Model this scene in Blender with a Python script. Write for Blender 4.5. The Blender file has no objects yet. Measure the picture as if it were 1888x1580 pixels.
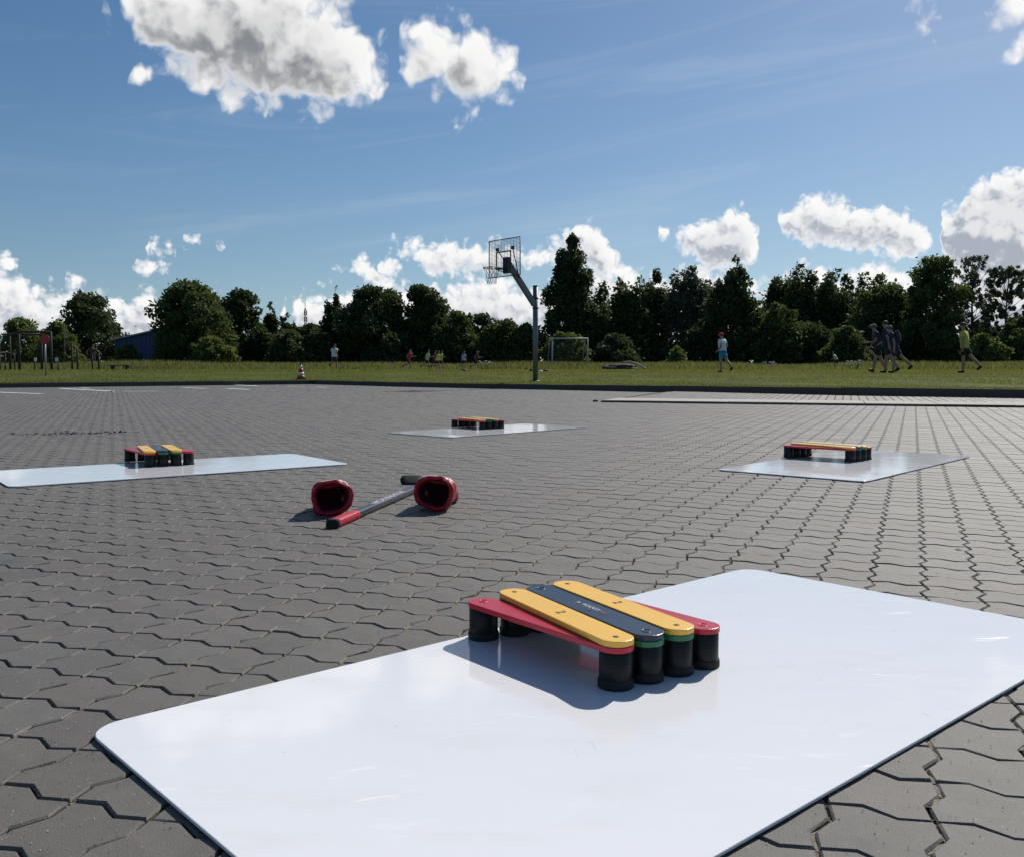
import bpy, bmesh, math, random
import numpy as np
from mathutils import Vector, Matrix, noise

random.seed(7)
RNG = np.random.default_rng(11)
R = math.radians
scene = bpy.context.scene
COL = scene.collection

# ------------------------------------------------------------------ camera, sky, sun, exposure
CAM_H = 0.57
PITCH = math.atan(113 / 1745.0)
cam_data = bpy.data.cameras.new('camera')
cam_data.sensor_fit = 'HORIZONTAL'
cam_data.sensor_width = 36.0
cam_data.lens = 36.0 * 1745.0 / 1888.0
cam_data.clip_start = 0.02
cam_data.clip_end = 6000.0
cam = bpy.data.objects.new('camera', cam_data)
COL.objects.link(cam)
cam.location = (0, 0, CAM_H)
cam.rotation_euler = (R(90) - PITCH, 0, 0)
scene.camera = cam

SUN_AZ, SUN_EL = R(33), R(41)           # azimuth clockwise from +Y
sun_data = bpy.data.lights.new('sun', 'SUN')
sun_data.energy = 4.3
sun_data.angle = R(0.53)
sun_data.color = (1.0, 0.95, 0.87)
sun = bpy.data.objects.new('sun', sun_data)
COL.objects.link(sun)
SUN_DIR = Vector((math.sin(SUN_AZ) * math.cos(SUN_EL), math.cos(SUN_AZ) * math.cos(SUN_EL), math.sin(SUN_EL)))
sun.rotation_euler = SUN_DIR.to_track_quat('Z', 'Y').to_euler()
sun.location = (20, 30, 40)

scene.view_settings.view_transform = 'Standard'
scene.view_settings.look = 'None'
scene.view_settings.gamma = 1.0
scene.view_settings.exposure = 0.0
scene.view_settings.use_curve_mapping = False
scene.render.engine = 'CYCLES'
scene.cycles.max_bounces = 6
scene.cycles.diffuse_bounces = 3
scene.cycles.glossy_bounces = 3
scene.cycles.transmission_bounces = 4
scene.cycles.transparent_max_bounces = 8
scene.cycles.caustics_reflective = False
scene.cycles.caustics_refractive = False
scene.cycles.use_denoising = True


def ray(x, y):
    X = (x - 944) / 1745.0
    Z = -(y - 790) / 1745.0
    c, s = math.cos(PITCH), math.sin(PITCH)
    return Vector((X, c + Z * s, Z * c - s))


def gnd(x, y, z=0.0):
    """point of the plane z that the photograph shows at (x, y)"""
    r = ray(x, y)
    t = (z - CAM_H) / r.z
    return Vector((r.x * t, r.y * t, z))


def at(x, y, d):
    """point at forward distance d"""
    r = ray(x, y)
    t = d / r.y
    return Vector((r.x * t, r.y * t, CAM_H + r.z * t))


# ------------------------------------------------------------------ node helpers
class NT:
    def __init__(self, tree):
        self.t = tree
        self.n = tree.nodes
        self.l = tree.links

    def put(self, sock, v):
        if v is None:
            return
        if isinstance(v, bpy.types.NodeSocket):
            self.l.new(v, sock)
        else:
            sock.default_value = v

    def math(self, op, a, b=None, c=None, clamp=False):
        n = self.n.new('ShaderNodeMath')
        n.operation = op
        n.use_clamp = clamp
        for i, v in enumerate((a, b, c)):
            self.put(n.inputs[i], v)
        return n.outputs[0]

    def vec(self, op, a, b=None, c=None, out=0):
        n = self.n.new('ShaderNodeVectorMath')
        n.operation = op
        for i, v in enumerate((a, b, c)):
            self.put(n.inputs[i], v)
        return n.outputs['Value'] if out == 'v' else n.outputs[0]

    def comb(self, x=0., y=0., z=0.):
        n = self.n.new('ShaderNodeCombineXYZ')
        for i, v in enumerate((x, y, z)):
            self.put(n.inputs[i], v)
        return n.outputs[0]

    def sep(self, v):
        n = self.n.new('ShaderNodeSeparateXYZ')
        self.put(n.inputs[0], v)
        return n.outputs

    def noise(self, vec, scale, detail=4., rough=.5, dim='3D', lac=2., dist=0., col=False):
        n = self.n.new('ShaderNodeTexNoise')
        n.noise_dimensions = dim
        self.put(n.inputs['Vector'], vec)
        n.inputs['Scale'].default_value = scale
        n.inputs['Detail'].default_value = detail
        n.inputs['Roughness'].default_value = rough
        n.inputs['Lacunarity'].default_value = lac
        n.inputs['Distortion'].default_value = dist
        return n.outputs['Color' if col else 0]

    def voronoi(self, vec, scale, feature='F1', dim='3D', detail=0., rough=.5, rand=1., out='Distance', smooth=None):
        n = self.n.new('ShaderNodeTexVoronoi')
        n.voronoi_dimensions = dim
        n.feature = feature
        self.put(n.inputs['Vector'], vec)
        n.inputs['Scale'].default_value = scale
        n.inputs['Detail'].default_value = detail
        n.inputs['Roughness'].default_value = rough
        n.inputs['Randomness'].default_value = rand
        if smooth is not None and 'Smoothness' in n.inputs:
            n.inputs['Smoothness'].default_value = smooth
        return n.outputs[out]

    def mapr(self, v, a, b, c=0., d=1., smooth=True):
        n = self.n.new('ShaderNodeMapRange')
        n.interpolation_type = 'SMOOTHSTEP' if smooth else 'LINEAR'
        self.put(n.inputs['Value'], v)
        for k, x in zip(('From Min', 'From Max', 'To Min', 'To Max'), (a, b, c, d)):
            self.put(n.inputs[k], x)
        return n.outputs[0]

    def mix(self, f, a, b, mode='MIX'):
        n = self.n.new('ShaderNodeMix')
        n.data_type = 'RGBA'
        n.blend_type = mode
        self.put(n.inputs[0], f)
        for i, v in ((6, a), (7, b)):
            if isinstance(v, (tuple, list)) and len(v) == 3:
                v = (*v, 1.0)
            self.put(n.inputs[i], v)
        return n.outputs[2]

    def bump(self, h, strength=.3, dist=.01):
        n = self.n.new('ShaderNodeBump')
        n.inputs['Strength'].default_value = strength
        n.inputs['Distance'].default_value = dist
        self.put(n.inputs['Height'], h)
        return n.outputs[0]

    def pos(self):
        return self.n.new('ShaderNodeNewGeometry').outputs['Position']

    def obj(self):
        return self.n.new('ShaderNodeTexCoord').outputs['Object']


# ------------------------------------------------------------------ sky with cumulus clouds (world)
def build_world():
    w = bpy.data.worlds.new('World')
    scene.world = w
    w.use_nodes = True
    w.cycles.sampling_method = 'MANUAL'
    w.cycles.sample_map_resolution = 512
    t = NT(w.node_tree)
    t.n.clear()
    out = t.n.new('ShaderNodeOutputWorld')
    sky = t.n.new('ShaderNodeTexSky')
    sky.sky_type = 'NISHITA'
    sky.sun_disc = False
    sky.sun_elevation = SUN_EL
    sky.sun_rotation = SUN_AZ
    sky.altitude = 0
    sky.air_density = 1.0
    sky.dust_density = 0.42
    sky.ozone_density = 1.6
    hsv = t.n.new('ShaderNodeHueSaturation')
    hsv.inputs['Saturation'].default_value = 1.26
    hsv.inputs['Hue'].default_value = 0.500
    t.l.new(sky.outputs[0], hsv.inputs['Color'])
    SKY = hsv.outputs[0]
    SKY_STR = 0.074

    d = t.vec('NORMALIZE', t.n.new('ShaderNodeTexCoord').outputs['Generated'])
    x, y, z = t.sep(d)
    # the thickest, yellowest air right at the horizon is left out
    lift = t.math('MULTIPLY', t.math('POWER', t.math('SUBTRACT', 1.0, t.math('MAXIMUM', z, 0.0)), 5.0), .060)
    t.l.new(t.comb(x, y, t.math('ADD', t.math('MAXIMUM', z, 0.0), lift)), sky.inputs[0])
    az = t.math('ARCTAN2', x, y)
    el = t.math('ARCSINE', z)
    P = t.comb(az, el, 0.0)

    # outlines of the clouds: (x, upper y, lower y) read off the photograph, kept as elevation over azimuth
    # a None ends a cloud; five layers let clouds lie above each other
    HIGH = [(186, 55, 80), (193, 35, 108), (201, 30, 112), (206, 60, 90), None,
            (222, 10, 50), (228, -30, 66), (262, -60, 96), (300, -70, 118), (345, -70, 150), (400, -70, 176), (450, -60, 180), (500, -60, 192), (545, -50, 202), (600, -30, 203), (640, 10, 196), (668, 48, 186), (700, 78, 168), (716, 104, 150), None,
            (736, 84, 126), (745, 62, 145), (770, 52, 160), (800, 40, 176), (835, 52, 196), (860, 48, 204), (885, 52, 200), (903, 58, 186), (922, 78, 170), (950, 115, 168), (976, 146, 160), None,
            (1652, 2, 14), (1675, -25, 22), (1720, -30, 24), (1748, 4, 14), None, (1815, 28, 46), (1850, -5, 70), (1890, -30, 92), (1960, -40, 96), (2020, 20, 60)]
    BITS = [(120, 514, 524), (140, 511, 527), (163, 514, 524), None, (238, 130, 142), (262, 115, 152), (292, 128, 142), None, (584, 518, 528), (600, 512, 532), (616, 518, 528), None, (700, 488, 502), (725, 480, 508), (744, 490, 500), None,
            (1214, 425, 434), (1228, 420, 440), (1236, 424, 434)]
    STACK = [(238, 480, 494), (250, 474, 500), (275, 474, 508), (300, 478, 502), (324, 486, 496), None, (398, 448, 460), (408, 444, 464), (418, 450, 460), None, (610, 488, 500), (640, 476, 508), (665, 468, 514), (686, 472, 528), (700, 500, 545), (718, 508, 548), (735, 525, 545)]
    MID = [(-60, 470, 515), (-10, 472, 514), (15, 474, 512), (34, 484, 500), None, (270, 450, 466), (290, 441, 474), (312, 446, 478), (324, 460, 474), None, (338, 432, 448), (346, 428, 455), (370, 436, 452), None,
           (716, 448, 462), (740, 448, 474), (762, 440, 486), (790, 452, 500), (825, 440, 508), (870, 446, 512), (920, 448, 508), (965, 455, 500), (1000, 444, 498), (1030, 436, 500), (1046, 418, 502), (1084, 407, 506), (1112, 424, 520), (1126, 460, 525), (1150, 488, 520), (1168, 500, 512), None,
           (1240, 438, 450), (1262, 416, 468), (1290, 402, 492), (1320, 396, 504), (1352, 384, 505), (1384, 390, 496), (1403, 425, 462), None, (1434, 388, 408), (1446, 380, 440), (1475, 374, 450), (1500, 364, 452), (1540, 362, 458), (1575, 380, 466), (1625, 374, 478), (1670, 385, 480), (1705, 408, 474), (1720, 428, 460), None,
           (1738, 374, 482), (1760, 370, 500), (1800, 330, 530), (1850, 312, 550), (1900, 306, 560), (1980, 320, 560), (2060, 380, 540), (2120, 450, 500)]
    LOW = [(-120, 520, 640), (-40, 512, 640), (25, 512, 640), (70, 530, 640), (110, 540, 640), (150, 538, 640), (190, 545, 640), (225, 556, 640), (255, 542, 640), (285, 542, 640), (310, 560, 640), (350, 590, 640), None, (380, 534, 546), (408, 524, 552), (444, 536, 546), None, (450, 522, 534), (480, 515, 538), (518, 526, 536), None,
           (522, 560, 600), (560, 548, 630), (610, 545, 640), (650, 530, 640), (700, 528, 640), (740, 532, 640), (780, 555, 640), (820, 520, 640), (870, 508, 640), (930, 514, 640), (985, 525, 640), (1040, 520, 640), (1100, 490, 640), (1150, 500, 640), (1200, 530, 640), (1250, 505, 640), (1300, 500, 640), (1370, 530, 640), (1430, 535, 640), (1470, 492, 640), (1505, 484, 640), (1560, 505, 640), (1600, 486, 640), (1640, 492, 640), (1690, 520, 640), (1740, 490, 640), (1800, 480, 640), (1900, 480, 640), (2000, 500, 640), (2100, 560, 640)]
    AZ0, AZ1, EL0, EL1 = -.62, .64, -.02, .46

    def ae(px, py):
        c = ray(px, py).normalized()
        return math.atan2(c.x, c.y), math.asin(c.z)

    def curve_pts(layer):
        top, bot = [], []
        prev = None
        first = True
        for i, e in enumerate(layer):
            if e is None:
                continue
            x, yt, yb = e
            for lst, yy in ((top, yt), (bot, yb)):
                a, el_ = ae(x, yy)
                lst.append([a, el_])
            start = i == 0 or layer[i - 1] is None
            end = i == len(layer) - 1 or layer[i + 1] is None
            mid = (top[-1][1] + bot[-1][1]) / 2
            gap = .022
            if start:
                for lst, sg in ((top, -1), (bot, 1)):
                    lst.insert(len(lst) - 1, [lst[-1][0] - .0035, mid + sg * gap])
            if end:
                for lst, sg in ((top, -1), (bot, 1)):
                    lst.append([lst[-1][0] + .0035, mid + sg * gap])
        res = []
        for lst in (top, bot):
            q = sorted(((a - AZ0) / (AZ1 - AZ0), (e - EL0) / (EL1 - EL0)) for a, e in lst)
            lo_, hi_ = min(v for _, v in q), max(v for _, v in q)
            res.append(q)
        far = (0.0, 1.0)      # upper edge below, lower edge above: no cloud outside the listed spans
        for q, v in zip(res, far):
            q.insert(0, (q[0][0] - .004, v)); q.append((q[-1][0] + .004, v))
        return res

    def curve_nodes(u, pair_a, pair_b=None):
        n = t.n.new('ShaderNodeRGBCurve')
        return n

    layers = [(HIGH, .040, .42), (BITS, .013, .50), (STACK, .014, .24), (MID, .019, .34), (LOW, .026, .40)]
    tables = []
    for L, sc, g in layers:
        tp, bt = curve_pts(L)
        tables += [tp, bt]
    tables += [tables[0], tables[0]]

    def lookups(u):
        outs = []
        for k in range(0, 12, 3):
            n = t.n.new('ShaderNodeRGBCurve')
            cm = n.mapping
            cm.use_clip = True
            cm.extend = 'HORIZONTAL'
            for c in range(3):
                cu = cm.curves[c]
                pts = [(min(1, max(0, a)), min(1, max(0, b))) for a, b in tables[k + c]]
                cu.points[0].location = pts[0]
                cu.points[1].location = pts[-1]
                for q in pts[1:-1]:
                    cu.points.new(*q)
                for q in cu.points:
                    q.handle_type = 'VECTOR'
            cm.update()
            t.l.new(t.comb(u, u, u), n.inputs['Color'])
            s3 = t.n.new('ShaderNodeSeparateColor')
            t.l.new(n.outputs[0], s3.inputs[0])
            outs += list(s3.outputs)
        return outs

    def cloud_F(q):
        qx, qy, _ = t.sep(q)
        u = t.mapr(qx, AZ0, AZ1, 0., 1., smooth=False)
        v = t.mapr(qy, EL0, EL1, 0., 1., smooth=False)
        o = lookups(u)
        acc = None
        for i, (L, sc, g) in enumerate(layers):
            k = (EL1 - EL0) / sc
            m = t.math('SMOOTH_MIN', t.math('MULTIPLY', t.math('SUBTRACT', o[2 * i], v), k), t.math('MULTIPLY', t.math('SUBTRACT', v, o[2 * i + 1]), k), 1.6 if i == 0 else .8)
            m = t.math('ADD', m, g)
            acc = m if acc is None else t.math('SMOOTH_MAX', acc, m, .15)
        return acc

    def density(p, K, front):
        wn = t.noise(p, K * 1.0, 2., .5, '2D', col=True)
        q = t.vec('MULTIPLY_ADD', t.vec('SUBTRACT', wn, (.5, .5, .5)), (.5 / K,) * 3, p)
        if front:
            F = cloud_F(q)
        else:
            F = t.mapr(t.noise(p, K * .16, 2., .5, '2D'), .55, .80, -1.2, 1.3, smooth=False)
        puff = t.voronoi(q, K * 1.1, 'F1', '2D', 2.0, .55, 1.0)
        fine = t.noise(q, K * 2.2, 5., .62, '2D')
        F2 = t.math('MULTIPLY_ADD', puff, -.80, t.math('ADD', F, .33))
        if front:     # ragged, broken banks low down
            gaps = t.noise(p, 16., 2., .5, '2D')
            F2 = t.math('MULTIPLY_ADD', t.math('SUBTRACT', gaps, .52), t.mapr(t.sep(p)[1], .04, .12, 1.7, .8), F2)
        return F, t.math('MULTIPLY_ADD', t.math('SUBTRACT', fine, .5), .78, F2)

    def sky_closure():
        bg = t.n.new('ShaderNodeBackground')
        t.l.new(SKY, bg.inputs[0])
        bg.inputs[1].default_value = SKY_STR
        return bg.outputs[0]

    BASE = sky_closure()
    # faint high cirrus
    C = t.comb(t.math('MULTIPLY', t.math('ADD', az, t.math('MULTIPLY', el, -1.6)), 1.6), t.math('MULTIPLY', t.math('SUBTRACT', el, t.math('MULTIPLY', az, .12)), 15.0), 0.0)
    ci = t.mapr(t.noise(C, 1.3, 5., .6, '2D', dist=.6), .50, .85, 0., .22)
    ci = t.math('MULTIPLY', ci, t.mapr(el, .03, .12))
    cir = t.n.new('ShaderNodeBackground')
    cir.inputs[0].default_value = (.72, .82, .95, 1)
    cir.inputs[1].default_value = .85
    m0 = t.n.new('ShaderNodeMixShader')
    t.l.new(ci, m0.inputs[0]); t.l.new(BASE, m0.inputs[1]); t.l.new(cir.outputs[0], m0.inputs[2])
    SKYC = m0.outputs[0]

    def cloudy(K, front, grey, white, thick_rng, off, thickw):
        F, D0 = density(P, K, front)
        _, D1 = density(t.vec('ADD', P, (off * .62, off * .78, 0)), K, front)
        alpha = t.mapr(D0, -.10, .58)
        thick = t.mapr(F, *thick_rng)
        occl = t.mapr(D1, -.05, .95)
        rel = t.mapr(t.math('SUBTRACT', D1, D0), -.55, .55, 0., 1.)
        shade = t.math('MULTIPLY_ADD', occl, .30, t.math('MULTIPLY', thick, thickw))
        shade = t.math('MULTIPLY', t.math('ADD', shade, t.math('MULTIPLY', t.math('SUBTRACT', rel, .18), .62)), t.mapr(D0, .0, .90, .12, 1.))
        shade = t.mapr(shade, -.08, 1.55, 0., 1.)
        cb = t.n.new('ShaderNodeBackground')
        t.l.new(t.mix(shade, white, grey), cb.inputs[0])
        cb.inputs[1].default_value = 1.0
        m = t.n.new('ShaderNodeMixShader')
        t.l.new(alpha, m.inputs[0]); t.l.new(SKYC, m.inputs[1]); t.l.new(cb.outputs[0], m.inputs[2])
        return m.outputs[0]

    def branch(fac, a, b):
        m = t.n.new('ShaderNodeMixShader')
        t.l.new(fac, m.inputs[0]); t.l.new(a, m.inputs[1]); t.l.new(b, m.inputs[2])
        return m.outputs[0]

    low = t.mapr(el, .12, .24)
    grey = t.mix(low, (.52, .57, .65), (.29, .31, .345))
    front_hi = cloudy(24., True, (.15, .165, .19), (.97, .965, .96), (.05, 1.6), .026, .40)
    front_lo = cloudy(52., True, (.28, .33, .42), (.97, .965, .96), (.25, 1.5), .011, .30)
    front = branch(t.math('GREATER_THAN', el, ae(944, 268)[1]), front_lo, front_hi)
    # away from the view the sky goes on with clouds of the same kind
    rest = cloudy(18., False, (.30, .32, .36), (.98, .97, .95), (.1, .9), .032, .42)
    aw = t.math('GREATER_THAN', t.math('ABSOLUTE', az), .60)
    ew = t.math('GREATER_THAN', el, .44)
    world = branch(t.math('MAXIMUM', aw, ew), front, rest)
    world = branch(t.math('LESS_THAN', z, -.004), world, BASE)
    t.l.new(world, out.inputs[0])


build_world()

# ------------------------------------------------------------------ materials
MATS = {}


def new_mat(name):
    m = bpy.data.materials.new(name)
    m.use_nodes = True
    t = NT(m.node_tree)
    b = t.n['Principled BSDF']
    MATS[name] = m
    return m, t, b


def simple(name, col, rough=.5, metal=0., var=.12, scale=30., bump=.0, spec=.5, coord='obj'):
    m, t, b = new_mat(name)
    v = t.obj() if coord == 'obj' else t.pos()
    n = t.noise(v, scale, 5., .6)
    lo = tuple(c * (1 - var) for c in col)
    hi = tuple(min(1, c * (1 + var)) for c in col)
    t.l.new(t.mix(n, lo, hi), b.inputs['Base Color'])
    t.l.new(t.mapr(n, .2, .8, max(.02, rough - .04), min(1, rough + .04), False), b.inputs['Roughness'])
    b.inputs['Metallic'].default_value = metal
    b.inputs['Specular IOR Level'].default_value = spec
    if bump:
        t.l.new(t.bump(n, bump, .004), b.inputs['Normal'])
    return m


def paver_mat(name, base, tint):
    m, t, b = new_mat(name)
    geo = t.n.new('ShaderNodeNewGeometry')
    oi = t.n.new('ShaderNodeObjectInfo')
    rnd = t.math('FRACT', t.math('ADD', geo.outputs['Random Per Island'], t.math('MULTIPLY', oi.outputs['Random'], 7.31)))
    rnd2 = t.math('FRACT', t.math('MULTIPLY', rnd, 13.7))
    P = geo.outputs['Position']
    grain = t.noise(P, 420., 3., .7)
    mid = t.noise(P, 22., 5., .6)
    big = t.noise(P, .55, 4., .55)
    col = t.mix(rnd, tuple(c * .80 for c in base), tuple(c * 1.20 for c in base))
    col = t.mix(t.math('MULTIPLY', rnd2, .75), col, tint)
    col = t.mix(t.mapr(mid, .3, .75, 0., .42), col, tuple(c * .66 for c in base))
    col = t.mix(t.mapr(big, .35, .7, 0., .45), col, (base[0] * 1.22, base[1] * 1.2, base[2] * 1.18))
    col = t.mix(t.mapr(grain, .35, .7, 0., .35), col, tuple(c * 1.45 for c in base))
    spk = t.voronoi(P, 95., 'F1', rand=1.)
    pick = t.math('GREATER_THAN', t.noise(P, 40., 1., .5), .60)
    col = t.mix(t.math('MULTIPLY', t.math('MULTIPLY', t.math('LESS_THAN', spk, .13), pick), .6), col, (.42, .40, .36))
    stain = t.mapr(t.noise(P, 3.1, 6., .65, dist=.8), .60, .74, 0., .55)
    col = t.mix(stain, col, tuple(c * .5 for c in base))
    t.l.new(col, b.inputs['Base Color'])
    b.inputs['Roughness'].default_value = .66
    b.inputs['Specular IOR Level'].default_value = .42
    h = t.math('ADD', t.math('MULTIPLY', grain, .5), t.math('MULTIPLY', mid, .6))
    t.l.new(t.bump(h, .75, .0026), b.inputs['Normal'])
    return m


paver_mat('concrete_paver', (.126, .119, .106), (.140, .116, .100))
paver_mat('pale_paver', (.22, .20, .175), (.23, .19, .165))


def sand_mat():
    m, t, b = new_mat('joint_sand')
    P = t.pos()
    n = t.noise(P, 60., 6., .65)
    g = t.noise(P, 500., 2., .6)
    col = t.mix(t.mapr(n, .3, .7), (.17, .145, .105), (.34, .30, .225))
    col = t.mix(t.mapr(t.noise(P, 4., 4., .6), .55, .7, 0., .6), col, (.12, .12, .05))
    col = t.mix(t.mapr(g, .55, .8, 0., .5), col, (.42, .38, .30))
    t.l.new(col, b.inputs['Base Color'])
    b.inputs['Roughness'].default_value = .95
    t.l.new(t.bump(t.math('ADD', n, g), .8, .004), b.inputs['Normal'])


sand_mat()


def pad_mat():
    m, t, b = new_mat('white_pad')
    P = t.pos()
    # scuffs: many short bright strokes left by pucks, faint grey smears
    st = t.vec('MULTIPLY', t.vec('ADD', P, t.vec('SCALE', t.noise(P, 3., 2., .5, col=True), None)), (6., 60., 1.))
    st.node.inputs[0].links[0].from_node.inputs[1].links[0].from_node.inputs['Scale'].default_value = .22
    scr = t.mapr(t.noise(st, 1.0, 3., .6), .59, .69)
    msk = t.mapr(t.noise(P, 3.2, 4., .6), .47, .62)
    scr = t.math('MULTIPLY', scr, msk)
    smear = t.mapr(t.noise(t.vec('MULTIPLY', P, (2.5, 7., 1.)), 1.6, 5., .6), .48, .75)
    dirt = t.math('LESS_THAN', t.voronoi(P, 14., 'F1'), .035)
    col = t.mix(t.math('MULTIPLY', smear, .35), (.83, .835, .85), (.72, .715, .70))
    col = t.mix(t.math('MULTIPLY', scr, .75), col, (.96, .96, .96))
    mk = t.vec('MULTIPLY', t.vec('ADD', P, t.vec('SCALE', t.noise(P, 2., 2., .5, col=True), None)), (55., 7., 1.))
    mk.node.inputs[0].links[0].from_node.inputs[1].links[0].from_node.inputs['Scale'].default_value = .22
    mark = t.math('MULTIPLY', t.mapr(t.noise(mk, 1.0, 3., .6), .66, .74), t.mapr(t.noise(P, 2.1, 3., .6), .52, .64))
    col = t.mix(t.math('MULTIPLY', mark, .30), col, (.42, .41, .40))
    col = t.mix(t.math('MULTIPLY', dirt, .35), col, (.35, .33, .30))
    t.l.new(col, b.inputs['Base Color'])
    r = t.math('ADD', t.math('MULTIPLY', scr, .28), t.mapr(smear, 0., 1., .07, .17, False))
    t.l.new(r, b.inputs['Roughness'])
    b.inputs['Specular IOR Level'].default_value = .33
    t.l.new(t.bump(t.math('SUBTRACT', t.noise(P, 1.7, 3., .5), t.math('MULTIPLY', scr, .02)), .12, .02), b.inputs['Normal'])


pad_mat()


def leaf_mat(name, lo, hi, trans=.30):
    m, t, b = new_mat(name)
    geo = t.n.new('ShaderNodeNewGeometry')
    rnd = geo.outputs['Random Per Island']
    n = t.noise(t.obj(), .35, 3., .6)
    col = t.mix(rnd, lo, hi)
    col = t.mix(t.mapr(n, .35, .7, 0., .45), col, tuple(c * 1.35 for c in hi))
    t.l.new(col, b.inputs['Base Color'])
    b.inputs['Roughness'].default_value = .62
    b.inputs['Specular IOR Level'].default_value = .22
    tr = t.n.new('ShaderNodeBsdfTranslucent')
    t.l.new(t.mix(.5, col, (hi[0] * 1.8, hi[1] * 1.7, hi[2] * .7)), tr.inputs[0])
    ms = t.n.new('ShaderNodeMixShader')
    ms.inputs[0].default_value = trans
    t.l.new(b.outputs[0], ms.inputs[1])
    t.l.new(tr.outputs[0], ms.inputs[2])
    t.l.new(ms.outputs[0], t.n['Material Output'].inputs[0])
    return m


leaf_mat('leaf_dark', (.030, .050, .022), (.062, .088, .036), .30)
leaf_mat('leaf_mid', (.042, .066, .024), (.082, .112, .040), .34)
leaf_mat('leaf_light', (.065, .090, .030), (.118, .150, .052), .38)
leaf_mat('leaf_grey', (.052, .068, .044), (.105, .125, .085), .30)
leaf_mat('grass_blade', (.078, .102, .032), (.165, .180, .062), .44)
leaf_mat('meadow_blade', (.082, .102, .042), (.175, .185, .082), .42)


def grass_ground():
    m, t, b = new_mat('grass_ground')
    P = t.pos()
    a = t.noise(P, .35, 5., .6)
    c = t.noise(P, 6., 5., .65)
    s = t.noise(t.vec('MULTIPLY', P, (.15, 1.2, 1.)), 1., 4., .6)
    col = t.mix(t.mapr(a, .3, .7), (.052, .072, .022), (.120, .135, .046))
    col = t.mix(t.mapr(c, .4, .8, 0., .55), col, (.13, .125, .05))
    col = t.mix(t.mapr(s, .5, .7, 0., .4), col, (.12, .115, .05))
    t.l.new(col, b.inputs['Base Color'])
    b.inputs['Roughness'].default_value = .95
    b.inputs['Specular IOR Level'].default_value = .1
    t.l.new(t.bump(c, .8, .04), b.inputs['Normal'])


grass_ground()
simple('bark', (.075, .062, .048), .9, var=.35, scale=8., bump=.6)
simple('birch_bark', (.30, .29, .27), .85, var=.4, scale=6., bump=.4)
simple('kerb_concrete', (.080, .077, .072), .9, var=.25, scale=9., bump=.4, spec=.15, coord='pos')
simple('band_concrete', (.46, .43, .38), .85, var=.15, scale=7., bump=.3, spec=.2, coord='pos')
simple('road_paint', (.78, .77, .72), .8, var=.35, scale=14., coord='pos')
simple('yellow_plastic', (.93, .53, .070), .34, var=.03, scale=9.)
simple('navy_plastic', (.012, .024, .054), .32, var=.06, scale=9.)
simple('red_plastic', (.50, .012, .036), .32, var=.04, scale=9.)
simple('green_plastic', (.012, .165, .075), .35, var=.08, scale=60.)
simple('black_plastic', (.006, .007, .008), .42, var=.3, scale=60., bump=.05, spec=.3)
simple('black_rubber', (.012, .012, .012), .75, var=.3, scale=120., bump=.2)
simple('dark_screw', (.035, .030, .025), .45, metal=.4)
simple('white_print', (.75, .75, .75), .5)
simple('tan_print', (.55, .50, .36), .5)
simple('red_print', (.45, .02, .04), .5)
simple('grey_print', (.20, .22, .25), .5)
simple('dark_print', (.10, .075, .03), .5)
simple('glove_red', (.40, .009, .022), .36, var=.25, scale=90., bump=.15)
simple('glove_trim', (.62, .60, .58), .55, var=.2)
simple('glove_lining', (.050, .010, .014), .9, var=.4, scale=120., bump=.3)
simple('glove_palm', (.030, .028, .030), .8, var=.3, scale=100., bump=.3)
simple('stick_carbon', (.030, .042, .056), .34, var=.2, scale=60.)
simple('grip_tape', (.50, .020, .045), .6, var=.2, scale=70., bump=.4)
simple('black_tape', (.012, .012, .013), .8, var=.3, scale=120., bump=.4)
simple('galvanised', (.16, .17, .185), .48, metal=.55, var=.25, scale=14.)
simple('dark_steel', (.055, .060, .068), .5, metal=.5, var=.2, scale=20.)
simple('rim_steel', (.060, .055, .055), .5, metal=.4, var=.2)
simple('net_cord', (.14, .14, .15), .8)
simple('goal_paint', (.42, .44, .44), .5, var=.15)
simple('goal_net_cord', (.16, .18, .16), .8)
simple('wood_post', (.040, .034, .028), .85, var=.4, scale=9., bump=.4)
simple('cone_red', (.42, .045, .020), .5, var=.15)
simple('cone_white', (.62, .60, .58), .5, var=.1)
simple('sign_red', (.42, .025, .030), .45, var=.15)
simple('sign_post_metal', (.30, .31, .32), .5, metal=.5, var=.15)
simple('white_paint', (.70, .70, .68), .6, var=.1)
simple('blue_sheet', (.022, .052, .175), .55, var=.15, scale=2.)
simple('grey_roof', (.30, .31, .32), .6, var=.15)
simple('soil', (.055, .038, .030), .95, var=.5, scale=5., bump=.8)
simple('grey_pipe', (.30, .30, .30), .8, var=.2)
simple('bag_black', (.010, .010, .012), .7, var=.3)
simple('skin', (.33, .20, .145), .55, var=.08)
simple('hair_dark', (.025, .018, .012), .7, var=.3, scale=80.)
simple('eye_dark', (.01, .01, .01), .3)
simple('stone_bit', (.40, .38, .34), .85, var=.4, scale=60., bump=.4)
simple('dry_straw', (.30, .25, .13), .9, var=.4, scale=40.)
simple('dark_litter', (.050, .042, .034), .95, var=.5, scale=40., bump=.4)
for nm, c in dict(cloth_red=(.52, .03, .035), cloth_pale=(.55, .60, .30), cloth_maroon=(.11, .02, .03), cloth_yellow=(.70, .60, .12), cloth_lemon=(.46, .46, .09),
                  cloth_white=(.62, .62, .68), cloth_navy=(.022, .026, .055), cloth_black=(.012, .012, .013), cloth_teal=(.02, .28, .42), cloth_blue=(.02, .12, .45),
                  cloth_sky=(.66, .72, .76), cloth_grey=(.13, .14, .16), cloth_grape=(.40, .40, .66), cloth_brown=(.09, .035, .025)).items():
    simple(nm, c, .85, var=.15, scale=25., bump=.2)


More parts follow.
